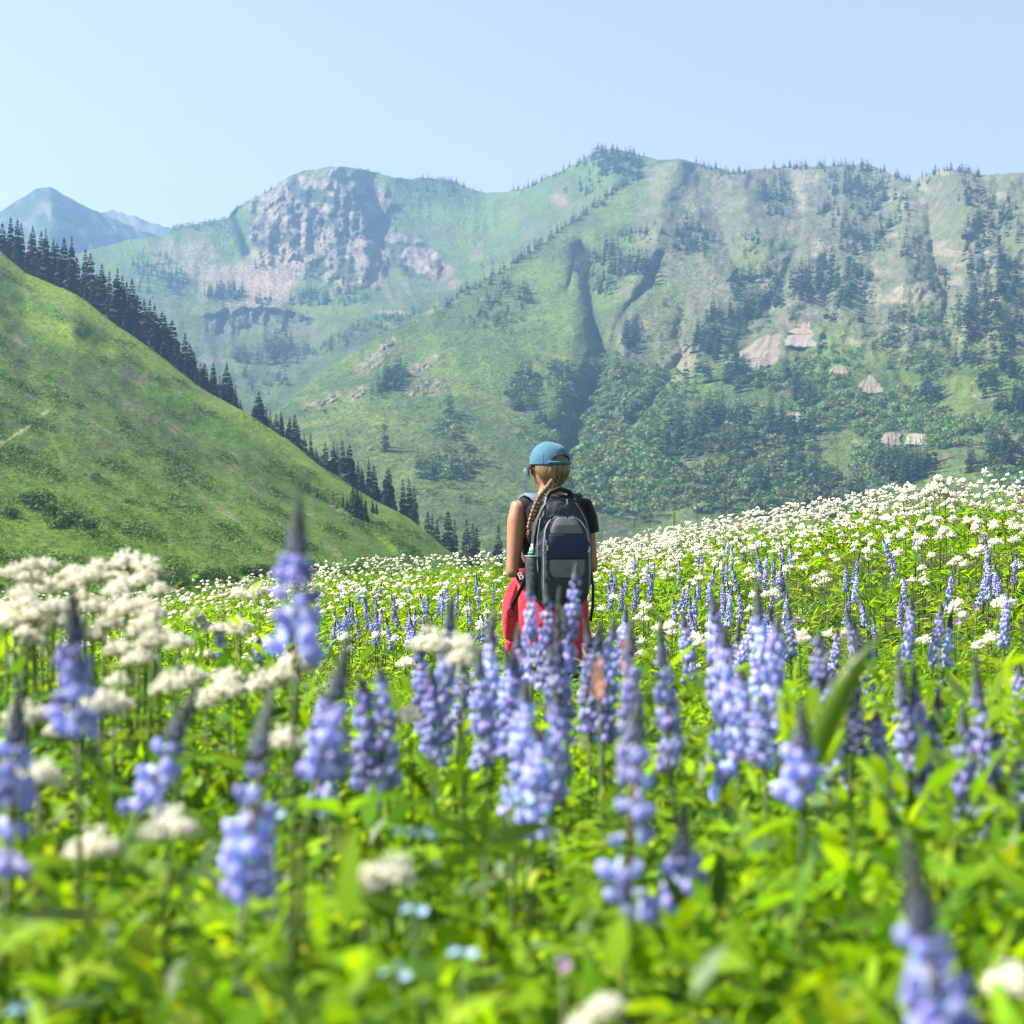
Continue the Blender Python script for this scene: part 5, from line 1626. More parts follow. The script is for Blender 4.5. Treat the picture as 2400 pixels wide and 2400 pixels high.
HEROV = [(1014, 1482, 2.6, 'cream flat flower head above the lupines left of the hiker', 1.2), (456, 1429, 4.6, 'white head right of the left cluster, before the meadow edge', 1), (564, 1378, 4.6, 'blurred white head left of the tallest lupine', 1.1), (606, 1374, 4.4, 'white head touching the left of the tallest lupine', 1),
         (559, 1448, 3.6, 'big white head left of the tallest lupine\'s flowers', 1.2), (699, 1523, 2.8, 'white heads crossing the tallest lupine\'s lower flowers', 1.4), (447, 1560, 3.0, 'white head in the flat row left of the tallest lupine', 1.1), (536, 1565, 3.0, 'white head in the flat row, right end', 1.1),
         (620, 1572, 2.8, 'white heads low under the tallest lupine', 1.3), (666, 1709, 2.3, 'small lone white head low under the tallest lupine', 1), (396, 1905, 1.55, 'very blurred white head in the lower left leaves', 0.9), (219, 1951, 1.7, 'blurred white heads at lower left near the edge', 1.0),
         (93, 1783, 1.8, 'blurred white head beside the left-edge lupine', 1.0), (60, 1644, 2.2, 'white head left of the dark-tipped lupine', 1.2), (1080, 1520, 2.4, 'small white head under the cream one', 0.8), (960, 1655, 2.3, 'flat white head under the lupine row', 0.8), (900, 1670, 2.3, 'round white head under the lupine row', 0.7),
         (2200, 1116, 12.6, 'highest white head on the crest at right', 1.5), (2190, 1135, 12.6, 'white head under the highest on the crest at right', 1.5), (2140, 1140, 12.8, 'white head left of the highest on the crest', 1.4), (2118, 1158, 12.6, 'white head at the left of the tall crest clump', 1.4), (2170, 1150, 12.4, 'white head in the middle of the tall crest clump', 1.5),
         (2215, 1150, 12.6, 'white head at the right of the tall crest clump', 1.5), (1990, 1640, 2.9, 'single white head right of the big curved blade', 0.9), (860, 2030, 1.6, 'blurred white head low in the left centre leaves', 0.9), (920, 2010, 1.6, 'second blurred white head low in the left centre', 0.8), (480, 1620, 2.8, 'white head above the bent-tipped lupine', 0.9),
         (1380, 2370, 1.3, 'blurred white head at the bottom edge, right of centre', 0.6), (1420, 2330, 1.3, 'pale seed cluster near the bottom edge', 0.6), (2370, 2260, 1.3, 'blurred white cluster at the right edge near the bottom', 0.8)]
for (px, py, D, lab, sz) in HEROV:
    valerian(px, py, D, lab, None, D < 6, sz, 1 + (sz > 1.15), 2 if D > 1.7 else 0)
    NVAL += 1

# the drifts: positions over the far meadow, dense towards the crest
r = np.random.default_rng(55)
x, y = field(r, 16000, 4.6, 30.0, 0.34, 0.4)
u = 1200 + FPX * x / y
yc = np.interp(u, [0, 1200, 1700, 2200, 2700], [28, 28, 22, 15.5, 14.5])
s = np.clip((y - 7.5) / (yc - 7.5), 0, 1.3)
patch = fbm(p3(x / 1.6, y / 2.6, 7.0), 3, 181)
right = sstep(1350, 1500, u)
den = (1 - right) * (0.10 + 0.55 * sstep(0.12, 0.5, s) * sstep(-0.35, 0.25, patch)) + right * (0.12 + 0.95 * sstep(0.30, 0.62, s) * sstep(-0.5, 0.1, patch))
den *= (y < yc + 2.5)
den *= np.where((x > -0.25) & (x < 0.55) & (y < 9.5), 0, 1)
den *= np.where(y < 7, 0.35, 1)
k = r.uniform(0, 1, len(x)) < den * np.where(u < 1350, 0.50, 0.80)
x, y, u = x[k], y[k], u[k]
h = r.uniform(0.52, 0.74, len(x))
z = ground(x, y) + h
o = np.argsort(y)
x, y, z, u = x[o], y[o], z[o], u[o]
N_IND = 300 - NVAL
def vwhere(px, d):
    if px < 700: return 'in the meadow beyond the left cluster'
    if px < 1200: return 'in the meadow left of the hiker'
    row = 'near' if d < 7.5 else ('middle' if d < 9.5 else 'upper')
    if px < 1700: return 'in the %s meadow right of the hiker' % row
    if px < 1950: return 'on the %s bank around the purple patch' % row
    if px < 2200: return 'on the %s bank below the crest clump' % row
    return 'on the %s bank by the right edge' % row
for i in range(min(N_IND, len(x))):
    py = 1200 - z[i] / y[i] * FPX
    w_ = vwhere(u[i], y[i])
    valerian(u[i], py, y[i], 'small white-headed wildflower ' + w_, 'small white wildflowers ' + w_, False, random.uniform(0.9, 1.35), 2 if i % 3 == 0 else 1, 1 if y[i] < 8 else 0)
V, F, C = tile(HEAD_LO, np.stack([x, y, z], -1)[N_IND:], r.uniform(0.75, 1.5, max(len(x) - N_IND, 0)), 91)
stuff(link('far_white_wildflowers', np_mesh('far_white_wildflowers', V, F, C), M_WHITE), 'countless small white flower heads drifting over the far meadow and its crest', 'wildflowers')
print('valerian heads', len(x))

# ---- other single plants
def star_flower(name, mat, n, rad, wid, cup=0.35):
    m = MB()
    for k in range(n):
        a = 6.283 * k / n
        d, s = Vector((math.cos(a), math.sin(a), 0)), Vector((-math.sin(a), math.cos(a), 0))
        m.add([Vector((0, 0, 0)), d * rad * .6 + s * wid + Vector((0, 0, cup * rad * .5)), d * rad + Vector((0, 0, cup * rad)), d * rad * .6 - s * wid + Vector((0, 0, cup * rad * .5))], [(0, 1, 2, 3)])
    me = m.mesh(name); me.materials.append(mat)
    return me
PINKF = star_flower('geranium_flower', M_PINK, 5, 0.02, 0.010)
BLUEF = star_flower('forget_me_not_flower', M_PALE, 5, 0.0055, 0.0035, 0.15)
def stemmed(name, label, cat, px, py, D, group, build):
    top = P(px, py, D)
    z0 = gz(top.x, top.y)
    root = thing(name, label, cat, (top.x, top.y, z0 - 0.01), 0, group)
    h = top.z - z0
    m = MB(); m.tube([(0, 0, 0), (0.01, 0.0, h * 0.5), (0, 0, h)], [0.0025, 0.002, 0.0015], 5)
    me = m.mesh('thin_stem'); me.materials.append(M_STEM)
    link('stem', me, None, root)
    build(root, h)
    return root
def pink(root, h):
    f = link('flower', PINKF, None, root, (0, 0, h)); f.rotation_euler = (0.9, random.uniform(-.5, .5), 0)
    if root.location.y < 2:
        f.scale = (.4, .4, .4)
    l = link('leaf', PALM[0], None, root, (0.02, 0, h * 0.7)); l.scale = (.04, .04, .04)
for px, py, D, lab in ((2243, 1452, 7.6, 'pink geranium, larger of the two on the right bank'), (2203, 1470, 7.4, 'small pink geranium left of the larger one'), (2285, 1420, 8.0, 'pale pink geranium right of the larger one'), (2365, 1155, 13.5, 'pink flower on the crest near the right edge'),
                       (1985, 1160, 17, 'mauve flower poking above the crest'), (2030, 1147, 17, 'mauve flower highest above the crest left of the white clump'), (1318, 2232, 1.4, 'tiny pale pink flower low in the bottom centre')):
    stemmed('pink_geranium', lab, 'geranium', px, py, D, None, pink)
def blue(root, h):
    for k in range(5):
        a = k * 1.26
        f = link('flower', BLUEF, None, root, (0.008 * math.cos(a), 0.008 * math.sin(a), h + random.uniform(-.003, .003)))
        f.rotation_euler = (0.5 * math.sin(a) + 0.5, -0.5 * math.cos(a), a)
for i, (px, py, D, lab) in enumerate(((945, 1925, 1.7, 'pale blue bloom left of the dark hand-shaped leaf'), (995, 1930, 1.7, 'smaller pale blue bloom beside the dark hand-shaped leaf'), (970, 2105, 1.45, 'pale blue bloom in the lower left centre'), (925, 2250, 1.3, 'tiny pale blue bloom near the bottom, left of centre'),
                         (1083, 2205, 1.35, 'pale blue bloom near the bottom centre'), (50, 2335, 1.3, 'pale blue bloom in the bottom left corner'), (1195, 1848, 1.9, 'tiny blue bloom below the centre lupines'), (1225, 1850, 1.9, 'second tiny blue bloom below the centre lupines'),
                         (640, 1880, 1.7, 'pale blue bloom under the bent-tipped lupine'), (770, 1880, 1.7, 'pale blue bloom right of the bent-tipped lupine'))):
    stemmed('forget_me_not', lab, 'wildflower', px, py, D, None, blue)
def brush(root, h):
    n = 26
    rr = np.random.default_rng(int(h * 1e4))
    t = np.linspace(0, 1, n)
    a = np.arange(n) * 2.4
    base = np.stack([0 * t, 0 * t, h - 0.045 + 0.045 * t], -1)
    d = nrm(np.stack([np.cos(a), np.sin(a), 0.9 + t], -1))
    V, F, C = blades(base, d, np.full(n, 0.022), np.full(n, 0.006), np.zeros(n), rr.normal(0, .4, n), np.ones((n, 3)), 2)
    me = np_mesh('paintbrush_head', V, F, C, True); me.materials.append(M_ORANGE)
    link('flower_head', me, None, root)
for px, py, D, lab in ((1462, 1500, 2.5, 'orange paintbrush bloom, upper one among the lupines'), (1402, 1552, 2.3, 'coral paintbrush bloom, lower one among the lupines')):
    stemmed('paintbrush_flower', lab, 'wildflower', px, py, D, None, brush)
def seed(root, h):
    m = MB()
    for k in range(16):
        a = k * 2.4
        m.ball((0.007 * math.cos(a), 0.007 * math.sin(a), h - 0.16 + 0.010 * k), 0.009, 5, 4)
    me = m.mesh('seed_spike', False); me.materials.append(M_SEED)
    link('seed_spike', me, None, root)
for px, py, D, lab in ((1699, 1170, 19, 'tall brown seed stalk on the crest right of the hiker'), (1487, 1212, 24, 'thin brown seed stalk nearer the hiker on the crest'), (1580, 1198, 22, 'brown seed stalk between the other two on the crest'), (1092, 1275, 22, 'thin seed stalk in the far flowers left of the hiker'),
                       (917, 1328, 24, 'thin seed stalk in the far flowers near the hill foot'), (520, 1335, 24, 'dark seed stalk at the left of the far meadow'), (550, 1330, 24, 'taller dark seed stalk at the left of the far meadow'), (2055, 1162, 16, 'stubby seed stalk left of the tall crest clump')):
    stemmed('seed_stalk', lab, 'plant', px, py, D, None, seed)
# the big curved blade
def big_blade(root, h):
    n = 12
    W = 0.033
    V, F = [], []
    for i in range(n + 1):
        t = i / n
        c = Vector((-0.035 + 0.055 * t * t + 0.02 * t, 0.0, h - 0.17 + 0.17 * t - 0.035 * max(0, t - 0.75)))
        w = W * 0.5 * max(math.sin(math.pi * t ** 0.8), 0.06)
        V += [tuple(c + Vector((-w * 0.9, 0.01 * t, 0))), tuple(c + Vector((0, -0.006, 0))), tuple(c + Vector((w * 0.9, 0.006, 0)))]
        if i:
            b = 3 * i
            F += [(b - 3, b - 2, b + 1, b), (b - 2, b - 1, b + 2, b + 1)]
    me = bpy.data.meshes.new('broad_blade'); me.from_pydata(V, [], F)
    me.polygons.foreach_set('use_smooth', [True] * len(F))
    me.materials.append(M_BLADE)
    link('leaf', me, None, root)
M_BLADE = mat_leaf('broad_blade', 0.5, 0.4, 0.4, (1.4, 1.15, 0.35), rgb=(0.14, 0.25, 0.02))
stemmed('broad_leaved_plant', 'large blurred bright green blade arching up right of centre', 'plant', 1985, 1440, 1.75, None, big_blade)
def hand(root, h):
    me = PALM[1].copy(); me.materials.clear(); me.materials.append(M_DARKLEAF)
    l = link('leaf', me, None, root, (0, 0, h)); l.scale = (.075, .075, .075); l.rotation_euler = (-0.9, 0.15, 0.3)
M_DARKLEAF = mat_leaf('dark_leaf', 0.3, 0.35, 0.5, (1.4, 1.15, 0.35), rgb=(0.05, 0.12, 0.025))
stemmed('broad_leaved_plant', 'dark green hand-shaped leaf below the centre lupines', 'plant', 1135, 1960, 1.75, None, hand)

# ------------------------------------------------------------------ the hiker
M_SKIN = mat_plain('skin', (0.36, 0.165, 0.092), 0.5, 0.35, (14, 0.14), (120, 0.15, 0.002))
M_SKIN.node_tree.nodes['Principled BSDF'].inputs['Subsurface Weight'].default_value = 0.12
M_SKIN.node_tree.nodes['Principled BSDF'].inputs['Subsurface Radius'].default_value = (0.02, 0.008, 0.004)
M_SHIRT = mat_plain('black_knit', (0.010, 0.010, 0.012), 0.85, 0.25, (40, 0.3), (26, 0.7, 0.010), sheen=0.15)
M_PANTS = mat_plain('dark_leggings', (0.020, 0.024, 0.040), 0.8, 0.3, (30, 0.2), (200, 0.2, 0.002))
M_RED = mat_plain('red_fleece', (0.56, 0.028, 0.050), 0.85, 0.2, (25, 0.18), (22, 0.8, 0.012), sheen=0.3)
M_CAP = mat_plain('blue_cotton', (0.038, 0.135, 0.200), 0.8, 0.25, (30, 0.14), (38, 0.6, 0.006), sheen=0.2)
M_CAPD = mat_plain('cap_lining', (0.012, 0.02, 0.03), 0.9, 0.1, (30, 0.1))
M_PACK = mat_plain('charcoal_nylon', (0.030, 0.036, 0.046), 0.6, 0.4, (22, 0.3), (24, 0.8, 0.012))
M_PACKG = mat_plain('grey_panel', (0.150, 0.155, 0.150), 0.7, 0.35, (18, 0.12), (30, 0.5, 0.006))
M_PACKN = mat_plain('navy_panel', (0.012, 0.022, 0.060), 0.6, 0.4, (18, 0.2), (240, 0.3, 0.0015))
M_PACKB = mat_plain('black_webbing', (0.012, 0.012, 0.014), 0.65, 0.4, (60, 0.2), (300, 0.3, 0.001))
M_PAD = mat_plain('blue_grey_padding', (0.130, 0.170, 0.240), 0.75, 0.3, (25, 0.12), (220, 0.35, 0.0015))
M_PIPE = mat_plain('grey_piping', (0.22, 0.23, 0.24), 0.5, 0.45, (30, 0.1))
M_METAL = mat_plain('zip_pull', (0.55, 0.56, 0.58), 0.35, 0.5, (40, 0.1), metallic=0.8)
M_YCORD = mat_plain('yellow_cord', (0.55, 0.38, 0.04), 0.6, 0.3, (60, 0.15))
M_GREEN = mat_plain('green_bottle', (0.01, 0.30, 0.10), 0.3, 0.5, (20, 0.1))
M_LETTER = mat_plain('white_print', (0.75, 0.75, 0.78), 0.7, 0.2, (60, 0.05))
M_EYE = mat_plain('eye', (0.8, 0.8, 0.8), 0.2, 0.5, (60, 0.03))
M_LIP = mat_plain('lips', (0.45, 0.15, 0.13), 0.45, 0.4, (60, 0.05))

def mat_hair():
    m, nt, pb, out = _new('light_brown_hair')
    N, L = nt.nodes, nt.links
    tc = N.new('ShaderNodeTexCoord')
    mp = N.new('ShaderNodeMapping')
    mp.inputs['Scale'].default_value = (1, 1, 0.25)
    n = N.new('ShaderNodeTexNoise')
    n.inputs['Scale'].default_value = 90
    n.inputs['Detail'].default_value = 4
    L.new(tc.outputs['Object'], mp.inputs['Vector']); L.new(mp.outputs['Vector'], n.inputs['Vector'])
    cr = N.new('ShaderNodeValToRGB')
    cr.color_ramp.elements[0].position = 0.3; cr.color_ramp.elements[0].color = (0.075, 0.040, 0.017, 1)
    cr.color_ramp.elements[1].position = 0.75; cr.color_ramp.elements[1].color = (0.34, 0.215, 0.11, 1)
    L.new(n.outputs['Fac'], cr.inputs['Fac']); L.new(cr.outputs['Color'], pb.inputs['Base Color'])
    b = N.new('ShaderNodeBump'); b.inputs['Strength'].default_value = 0.7; b.inputs['Distance'].default_value = 0.004
    L.new(n.outputs['Fac'], b.inputs['Height']); L.new(b.outputs['Normal'], pb.inputs['Normal'])
    pb.inputs['Roughness'].default_value = 0.45
    pb.inputs['Specular IOR Level'].default_value = 0.4
    return m
M_HAIR = mat_hair()

HD = 8.5
HX = (1291 - 1200) / FPX * HD
HGZ = -1.345
YAW = math.radians(14)
HEADYAW = math.radians(36)
def rot(p, a):
    c, s = math.cos(a), math.sin(a)
    return (p[0] * c - p[1] * s, p[0] * s + p[1] * c, p[2])
def B(x, y, z):
    return rot((x, y, z), YAW)
HC = (-0.004, 0.006, 0.0)              # head axis
def Hd(x, y, z):
    q = rot((x, y, z), HEADYAW)
    return (q[0] + HC[0], q[1] + HC[1], q[2])

def ell(cx, cy, z, rx, ry, n=28, f=B, e=2.0):
    out = []
    for k in range(n):
        a = 2 * math.pi * k / n
        c, s = math.cos(a), math.sin(a)
        out.append(f(cx + rx * math.copysign(abs(c) ** (2 / e), c), cy + ry * math.copysign(abs(s) ** (2 / e), s), z))
    return out

def finish(mb_, name, voxel, mat, parent, smooth_it=6):
    """join overlapping shapes into one continuous skin"""
    me = mb_.mesh(name)
    o = bpy.data.objects.new(name + '_tmp', me)
    COL.objects.link(o)
    md = o.modifiers.new('r', 'REMESH'); md.mode = 'VOXEL'; md.voxel_size = voxel
    ms = o.modifiers.new('s', 'SMOOTH'); ms.factor = 0.5; ms.iterations = smooth_it
    dg = bpy.context.evaluated_depsgraph_get()
    new = bpy.data.meshes.new_from_object(o.evaluated_get(dg))
    bpy.data.objects.remove(o)
    new.name = name
    new.materials.clear(); new.materials.append(mat)
    new.polygons.foreach_set('use_smooth', [True] * len(new.polygons))
    return link(name, new, None, parent)

person = thing('person', 'hiker seen from behind in blue cap, black top and red jacket round the waist', 'person', (HX, HD, HGZ))
# --- body
m = MB()
m.rings([ell(0, 0, z, rx, ry) for z, rx, ry in ((0.84, 0.165, 0.115), (0.92, 0.172, 0.125), (1.00, 0.150, 0.108), (1.08, 0.128, 0.094), (1.18, 0.134, 0.098), (1.28, 0.150, 0.104), (1.36, 0.152, 0.094), (1.405, 0.115, 0.075), (1.43, 0.075, 0.060), (1.46, 0.054, 0.056), (1.54, 0.052, 0.058))])
SHO = {-1: (-0.168, 0.0, 1.362), 1: (0.170, 0.0, 1.362)}
ELB = {-1: (-0.208, -0.050, 1.060), 1: (0.206, -0.010, 1.080)}
WRI = {-1: (-0.100, 0.160, 1.135), 1: (0.080, 0.180, 1.160)}
def arm(mm, s, grow=0.0, upto=1.0):
    S_, E_, W_ = (Vector(B(*q[s])) for q in (SHO, ELB, WRI))
    inn = Vector(B(SHO[s][0] * 0.55, 0, 1.375))
    if upto < 1:
        pts = [inn, S_, S_.lerp(E_, 0.18), S_.lerp(E_, upto)]
        mm.tube(pts, [0.05 + grow, 0.054 + grow, 0.052 + grow, 0.052 + grow], 14)
        return
    mm.tube([inn, S_, S_.lerp(E_, 0.2), S_.lerp(E_, 0.5), S_.lerp(E_, 0.85), E_, E_.lerp(W_, 0.08), E_.lerp(W_, 0.3), E_.lerp(W_, 0.7), W_],
            [0.046, 0.048, 0.0495, 0.043, 0.0355, 0.037, 0.0375, 0.039, 0.030, 0.025], 14)
    d = (W_ - E_).normalized()
    up = Vector((0, 0, 1)); sd = d.cross(up).normalized()
    pc = W_ + d * 0.045
    m2 = mm
    m2.tube([W_, W_ + d * 0.03, W_ + d * 0.085], [0.026, 0.036, 0.040], 10, flat=0.45, up=sd)
    palm_end = W_ + d * 0.085
    up2 = (sd.cross(d)).normalized()
    for k, (off, ln) in enumerate(((-0.031, 0.060), (-0.010, 0.074), (0.011, 0.079), (0.032, 0.070))):
        b0 = palm_end + up2 * off - d * 0.012
        curl = sd * (-s) * -1.0
        b1 = b0 + d * ln * 0.5 + curl * 0.010
        b2 = b0 + d * ln * 0.80 + curl * 0.030
        b3 = b0 + d * ln * 0.92 + curl * 0.052
        m2.tube([b0, b1, b2, b3], [0.0085, 0.0080, 0.0075, 0.0065], 8)
    t0 = W_ + d * 0.03 + up2 * 0.026
    m2.tube([t0, t0 + d * 0.022 + up2 * 0.026, t0 + d * 0.052 + up2 * 0.036], [0.012, 0.0105, 0.0085], 8)
for s in (-1, 1):
    arm(m, s)
    m.ball(B(ELB[s][0], ELB[s][1] - 0.004, ELB[s][2] - 0.008), 0.034, 12, 8)
    hip = (s * 0.082, 0.0, 0.90)
    m.tube([B(s * 0.07, 0, 0.95), B(*hip), B(s * 0.085, 0.005, 0.70), B(s * 0.088, 0.0, 0.50), B(s * 0.088, -0.015, 0.36), B(s * 0.09, -0.015, 0.20), B(s * 0.09, -0.01, 0.08), B(s * 0.09, 0.0, 0.03)],
           [0.085, 0.095, 0.083, 0.060, 0.056, 0.046, 0.036, 0.038], 16)
    m.tube([B(s * 0.09, -0.05, 0.040), B(s * 0.092, 0.03, 0.038), B(s * 0.10, 0.12, 0.028), B(s * 0.105, 0.18, 0.022)], [0.036, 0.040, 0.036, 0.020], 10)
# head
rings = []
for z, rx, yb, yf in ((1.455, 0.030, -0.01, 0.070), (1.470, 0.046, -0.04, 0.086), (1.495, 0.059, -0.066, 0.090), (1.525, 0.068, -0.082, 0.092), (1.555, 0.073, -0.092, 0.093), (1.59, 0.076, -0.097, 0.092), (1.625, 0.073, -0.093, 0.086), (1.655, 0.062, -0.078, 0.070), (1.677, 0.042, -0.052, 0.046), (1.688, 0.018, -0.02, 0.02)):
    rings.append(ell(0, (yb + yf) / 2, z, rx, (yf - yb) / 2, 28, Hd))
m.rings(rings)
m.tube([Hd(0, 0.088, 1.578), Hd(0, 0.104, 1.548), Hd(0, 0.092, 1.535)], [0.008, 0.012, 0.010], 8)
for s in (-1, 1):
    m.tube([Hd(s * 0.072, 0.002, 1.590), Hd(s * 0.082, -0.012, 1.572), Hd(s * 0.075, -0.004, 1.540)], [0.010, 0.014, 0.008], 8)
    m.ball(Hd(s * 0.030, 0.086, 1.585), 0.012, 8, 6)
    m.ball(Hd(s * 0.045, 0.070, 1.545), 0.022, 8, 6)
m.ball(Hd(0, 0.090, 1.508), 0.016, 8, 6, (1.4, 1, 0.6))
body = finish(m, 'body', 0.0075, M_SKIN, person)
for s in (-1, 1):
    e = MB(); e.ball((0, 0, 0), 0.011, 10, 8)
    me = e.mesh('eyeball'); me.materials.append(M_EYE)
    link('eye', me, None, person, Hd(s * 0.030, 0.090, 1.580))
e = MB(); e.tube([Hd(-0.022, 0.096, 1.511), Hd(0, 0.106, 1.512), Hd(0.022, 0.096, 1.511)], [0.003, 0.007, 0.003], 8)
me = e.mesh('lips'); me.materials.append(M_LIP); link('mouth', me, None, person)
# --- black top with short cap sleeves
m = MB()
m.rings([ell(0, 0, z, rx, ry) for z, rx, ry in ((0.97, 0.168, 0.122), (1.04, 0.146, 0.108), (1.10, 0.140, 0.105), (1.18, 0.146, 0.108), (1.28, 0.162, 0.114), (1.355, 0.166, 0.106), (1.402, 0.128, 0.088), (1.428, 0.085, 0.072))])
m.tube([Vector(B(-0.08, 0, 1.372)), Vector(B(-0.128, 0, 1.366)), Vector(B(-0.152, 0, 1.355))], [0.054, 0.056, 0.054], 16)
S_, E_ = Vector(B(*SHO[1])), Vector(B(*ELB[1]))
m.tube([Vector(B(0.09, 0, 1.372)), S_, S_.lerp(E_, 0.2), S_.lerp(E_, 0.44)], [0.056, 0.062, 0.066, 0.063], 16)
shirt = finish(m, 'shirt', 0.006, M_SHIRT, person, 4)
tx = bpy.data.textures.new('cloth_creases', 'CLOUDS'); tx.noise_scale = 0.07
dm = shirt.modifiers.new('creases', 'DISPLACE'); dm.texture = tx; dm.strength = 0.012; dm.mid_level = 0.5
# --- leggings and boots
m = MB()
m.rings([ell(0, 0, z, rx, ry) for z, rx, ry in ((0.80, 0.165, 0.12), (0.90, 0.178, 0.131), (0.97, 0.165, 0.120), (1.01, 0.152, 0.112))])
for s in (-1, 1):
    m.tube([B(s * 0.07, 0, 0.95), B(s * 0.082, 0, 0.90), B(s * 0.085, 0.005, 0.70), B(s * 0.088, 0.0, 0.50), B(s * 0.088, -0.015, 0.36), B(s * 0.09, -0.015, 0.20), B(s * 0.09, -0.01, 0.10)],
           [0.090, 0.101, 0.089, 0.066, 0.062, 0.052, 0.043], 16)
finish(m, 'leggings', 0.008, M_PANTS, person, 4)
for s in (-1, 1):
    m = MB()
    m.tube([B(s * 0.09, -0.062, 0.048), B(s * 0.092, 0.03, 0.046), B(s * 0.10, 0.12, 0.036), B(s * 0.106, 0.195, 0.028)], [0.042, 0.048, 0.044, 0.026], 14)
    m.tube([B(s * 0.09, -0.012, 0.03), B(s * 0.09, -0.014, 0.14)], [0.047, 0.049], 14)
    finish(m, 'boot', 0.007, M_PACKB, person, 4)
# --- hair under the cap
m = MB()
rows = []
for z, k in ((1.615, 0.94), (1.592, 0.98), (1.572, 1.02), (1.553, 1.05), (1.535, 1.01), (1.517, 0.90), (1.501, 0.76), (1.486, 0.60), (1.472, 0.42)):
    row = []
    for j in range(33):
        a = math.radians(-90 + (-96 + 214 * j / 32) * (1.0 if z > 1.52 else 0.80))
        rx, ry = 0.077 * k, 0.094 * k
        w = 1 + (0.018 * math.sin(j * 2.3 + z * 40) + 0.012 * math.sin(j * 5.1)) * (z < 1.58)
        row.append(Hd(rx * math.cos(a) * w, -0.002 + ry * math.sin(a) * w, z))
    rows.append(row)
m.rings(rows, cap=False, closed=False)
me = m.mesh('hair'); me.materials.append(M_HAIR)
hair = link('hair', me, None, person)
so = hair.modifiers.new('thick', 'SOLIDIFY'); so.thickness = 0.012; so.offset = -1
ss = hair.modifiers.new('sub', 'SUBSURF'); ss.levels = 1; ss.render_levels = 1
# loose strands at the temple
m = MB()
rr = np.random.default_rng(3)
for k in range(9):
    x0, y0 = -0.072 + rr.uniform(-.006, .006), 0.050 + rr.uniform(-.02, .02)
    L_ = rr.uniform(0.06, 0.10)
    m = MB(); m.tube([Hd(x0, y0, 1.60), Hd(x0 - 0.012, y0 + .008, 1.57), Hd(x0 - 0.014 + rr.uniform(-.006, .006), y0 + 0.012, 1.60 - L_)], [0.0022, 0.002, 0.0006], 5)
    me = m.mesh('hair_strand'); me.materials.append(M_HAIR); link('hair_strand', me, None, hair)
for k in range(16):       # flyaway hairs round the nape
    a = math.radians(rr.uniform(-165, -15))
    b0 = Vector(Hd(0.084 * math.cos(a), 0.100 * math.sin(a), rr.uniform(1.50, 1.58)))
    d0 = Vector((math.cos(a + HEADYAW), math.sin(a + HEADYAW), -1.6)).normalized()
    m = MB(); m.tube([b0, b0 + d0 * 0.03, b0 + d0 * 0.05 + Vector((rr.uniform(-.01, .01), 0, -.012))], [0.0007, 0.0006, 0.0003], 4)
    me = m.mesh('hair_strand'); me.materials.append(M_HAIR); link('hair_strand', me, None, hair)
# --- braid over the left shoulder
bp = [Vector(q) for q in ((0.012, -0.085, 1.492), (-0.012, -0.105, 1.462), (-0.040, -0.128, 1.430), (-0.064, -0.142, 1.395), (-0.083, -0.150, 1.350), (-0.098, -0.152, 1.300), (-0.110, -0.150, 1.255), (-0.115, -0.148, 1.215))]
def along(pts, t):
    f = t * (len(pts) - 1); i = min(int(f), len(pts) - 2)
    return pts[i].lerp(pts[i + 1], f - i), (pts[i + 1] - pts[i]).normalized()
m = MB()
NB = 15
for k in range(NB * 2):
    t = (k + 0.5) / (NB * 2) * 0.86
    c, d = along(bp, t)
    sgn = 1 if k % 2 else -1
    sd = d.cross(Vector((0, 1, 0))).normalized()
    r0 = 0.0215 - 0.008 * t
    q0 = c + sd * sgn * r0 * 0.75 - d * 0.010
    q1 = c + sd * sgn * r0 * 0.55 - Vector((0, 0.006, 0))
    q2 = c - sd * sgn * r0 * 0.35 + d * 0.014 - Vector((0, 0.002, 0))
    m.tube([q0, q1, q2], [r0 * 0.35, r0 * 0.72, r0 * 0.30], 8)
c0, d0 = along(bp, 0.84)
c1, _ = along(bp, 1.0)
for k in range(16):
    o_ = Vector((rr.uniform(-.009, .009), rr.uniform(-.007, .007), 0))
    m.tube([c0 + o_ * 0.6, c0.lerp(c1, 0.5) + o_ * 1.3, c1 + o_ * 0.7 + Vector((0, 0, rr.uniform(-.02, .02)))], [0.004, 0.004, 0.001], 5)
me = m.mesh('braid'); me.materials.append(M_HAIR)
braid = link('braid', me, None, person)
# --- cap
m = MB()
NT, NR = 72, 22
CZ0, CH = 1.580, 0.112
def cap_pt(th, t, grow=0.0):
    prof = (1 - t ** 2.5) ** (1 / 2.1)
    rx, ry = (0.094 + grow) * prof, (0.108 + grow) * prof
    wr = 1 + 0.010 * math.sin(th * 3 + 4 * t) * (1 - t) + 0.006 * math.sin(th * 7 - 9 * t) * (1 - t)
    return Hd(rx * math.cos(th) * wr, 0.002 + ry * math.sin(th) * wr, CZ0 + CH * t + 0.004 * math.sin(th) )
for j in range(NR + 1):
    t = min(j / NR, 0.995)
    for k in range(NT):
        m.v.append(cap_pt(2 * math.pi * k / NT, t))
for j in range(NR):
    for k in range(NT):
        th = math.degrees(2 * math.pi * (k + 0.5) / NT)
        off = (th - 270 + 180) % 360 - 180
        t = (j + 0.5) / NR
        top = 0.50 - 0.16 * (off / 34.0) ** 2
        if abs(off) < 34 and 0.20 < t < top:
            continue
        m.f.append((j * NT + k, j * NT + (k + 1) % NT, (j + 1) * NT + (k + 1) % NT, (j + 1) * NT + k))
m.f.append(tuple(NR * NT + k for k in range(NT)))
me = m.mesh('cap_crown'); me.materials.append(M_CAP)
capo = link('cap', me, None, person)
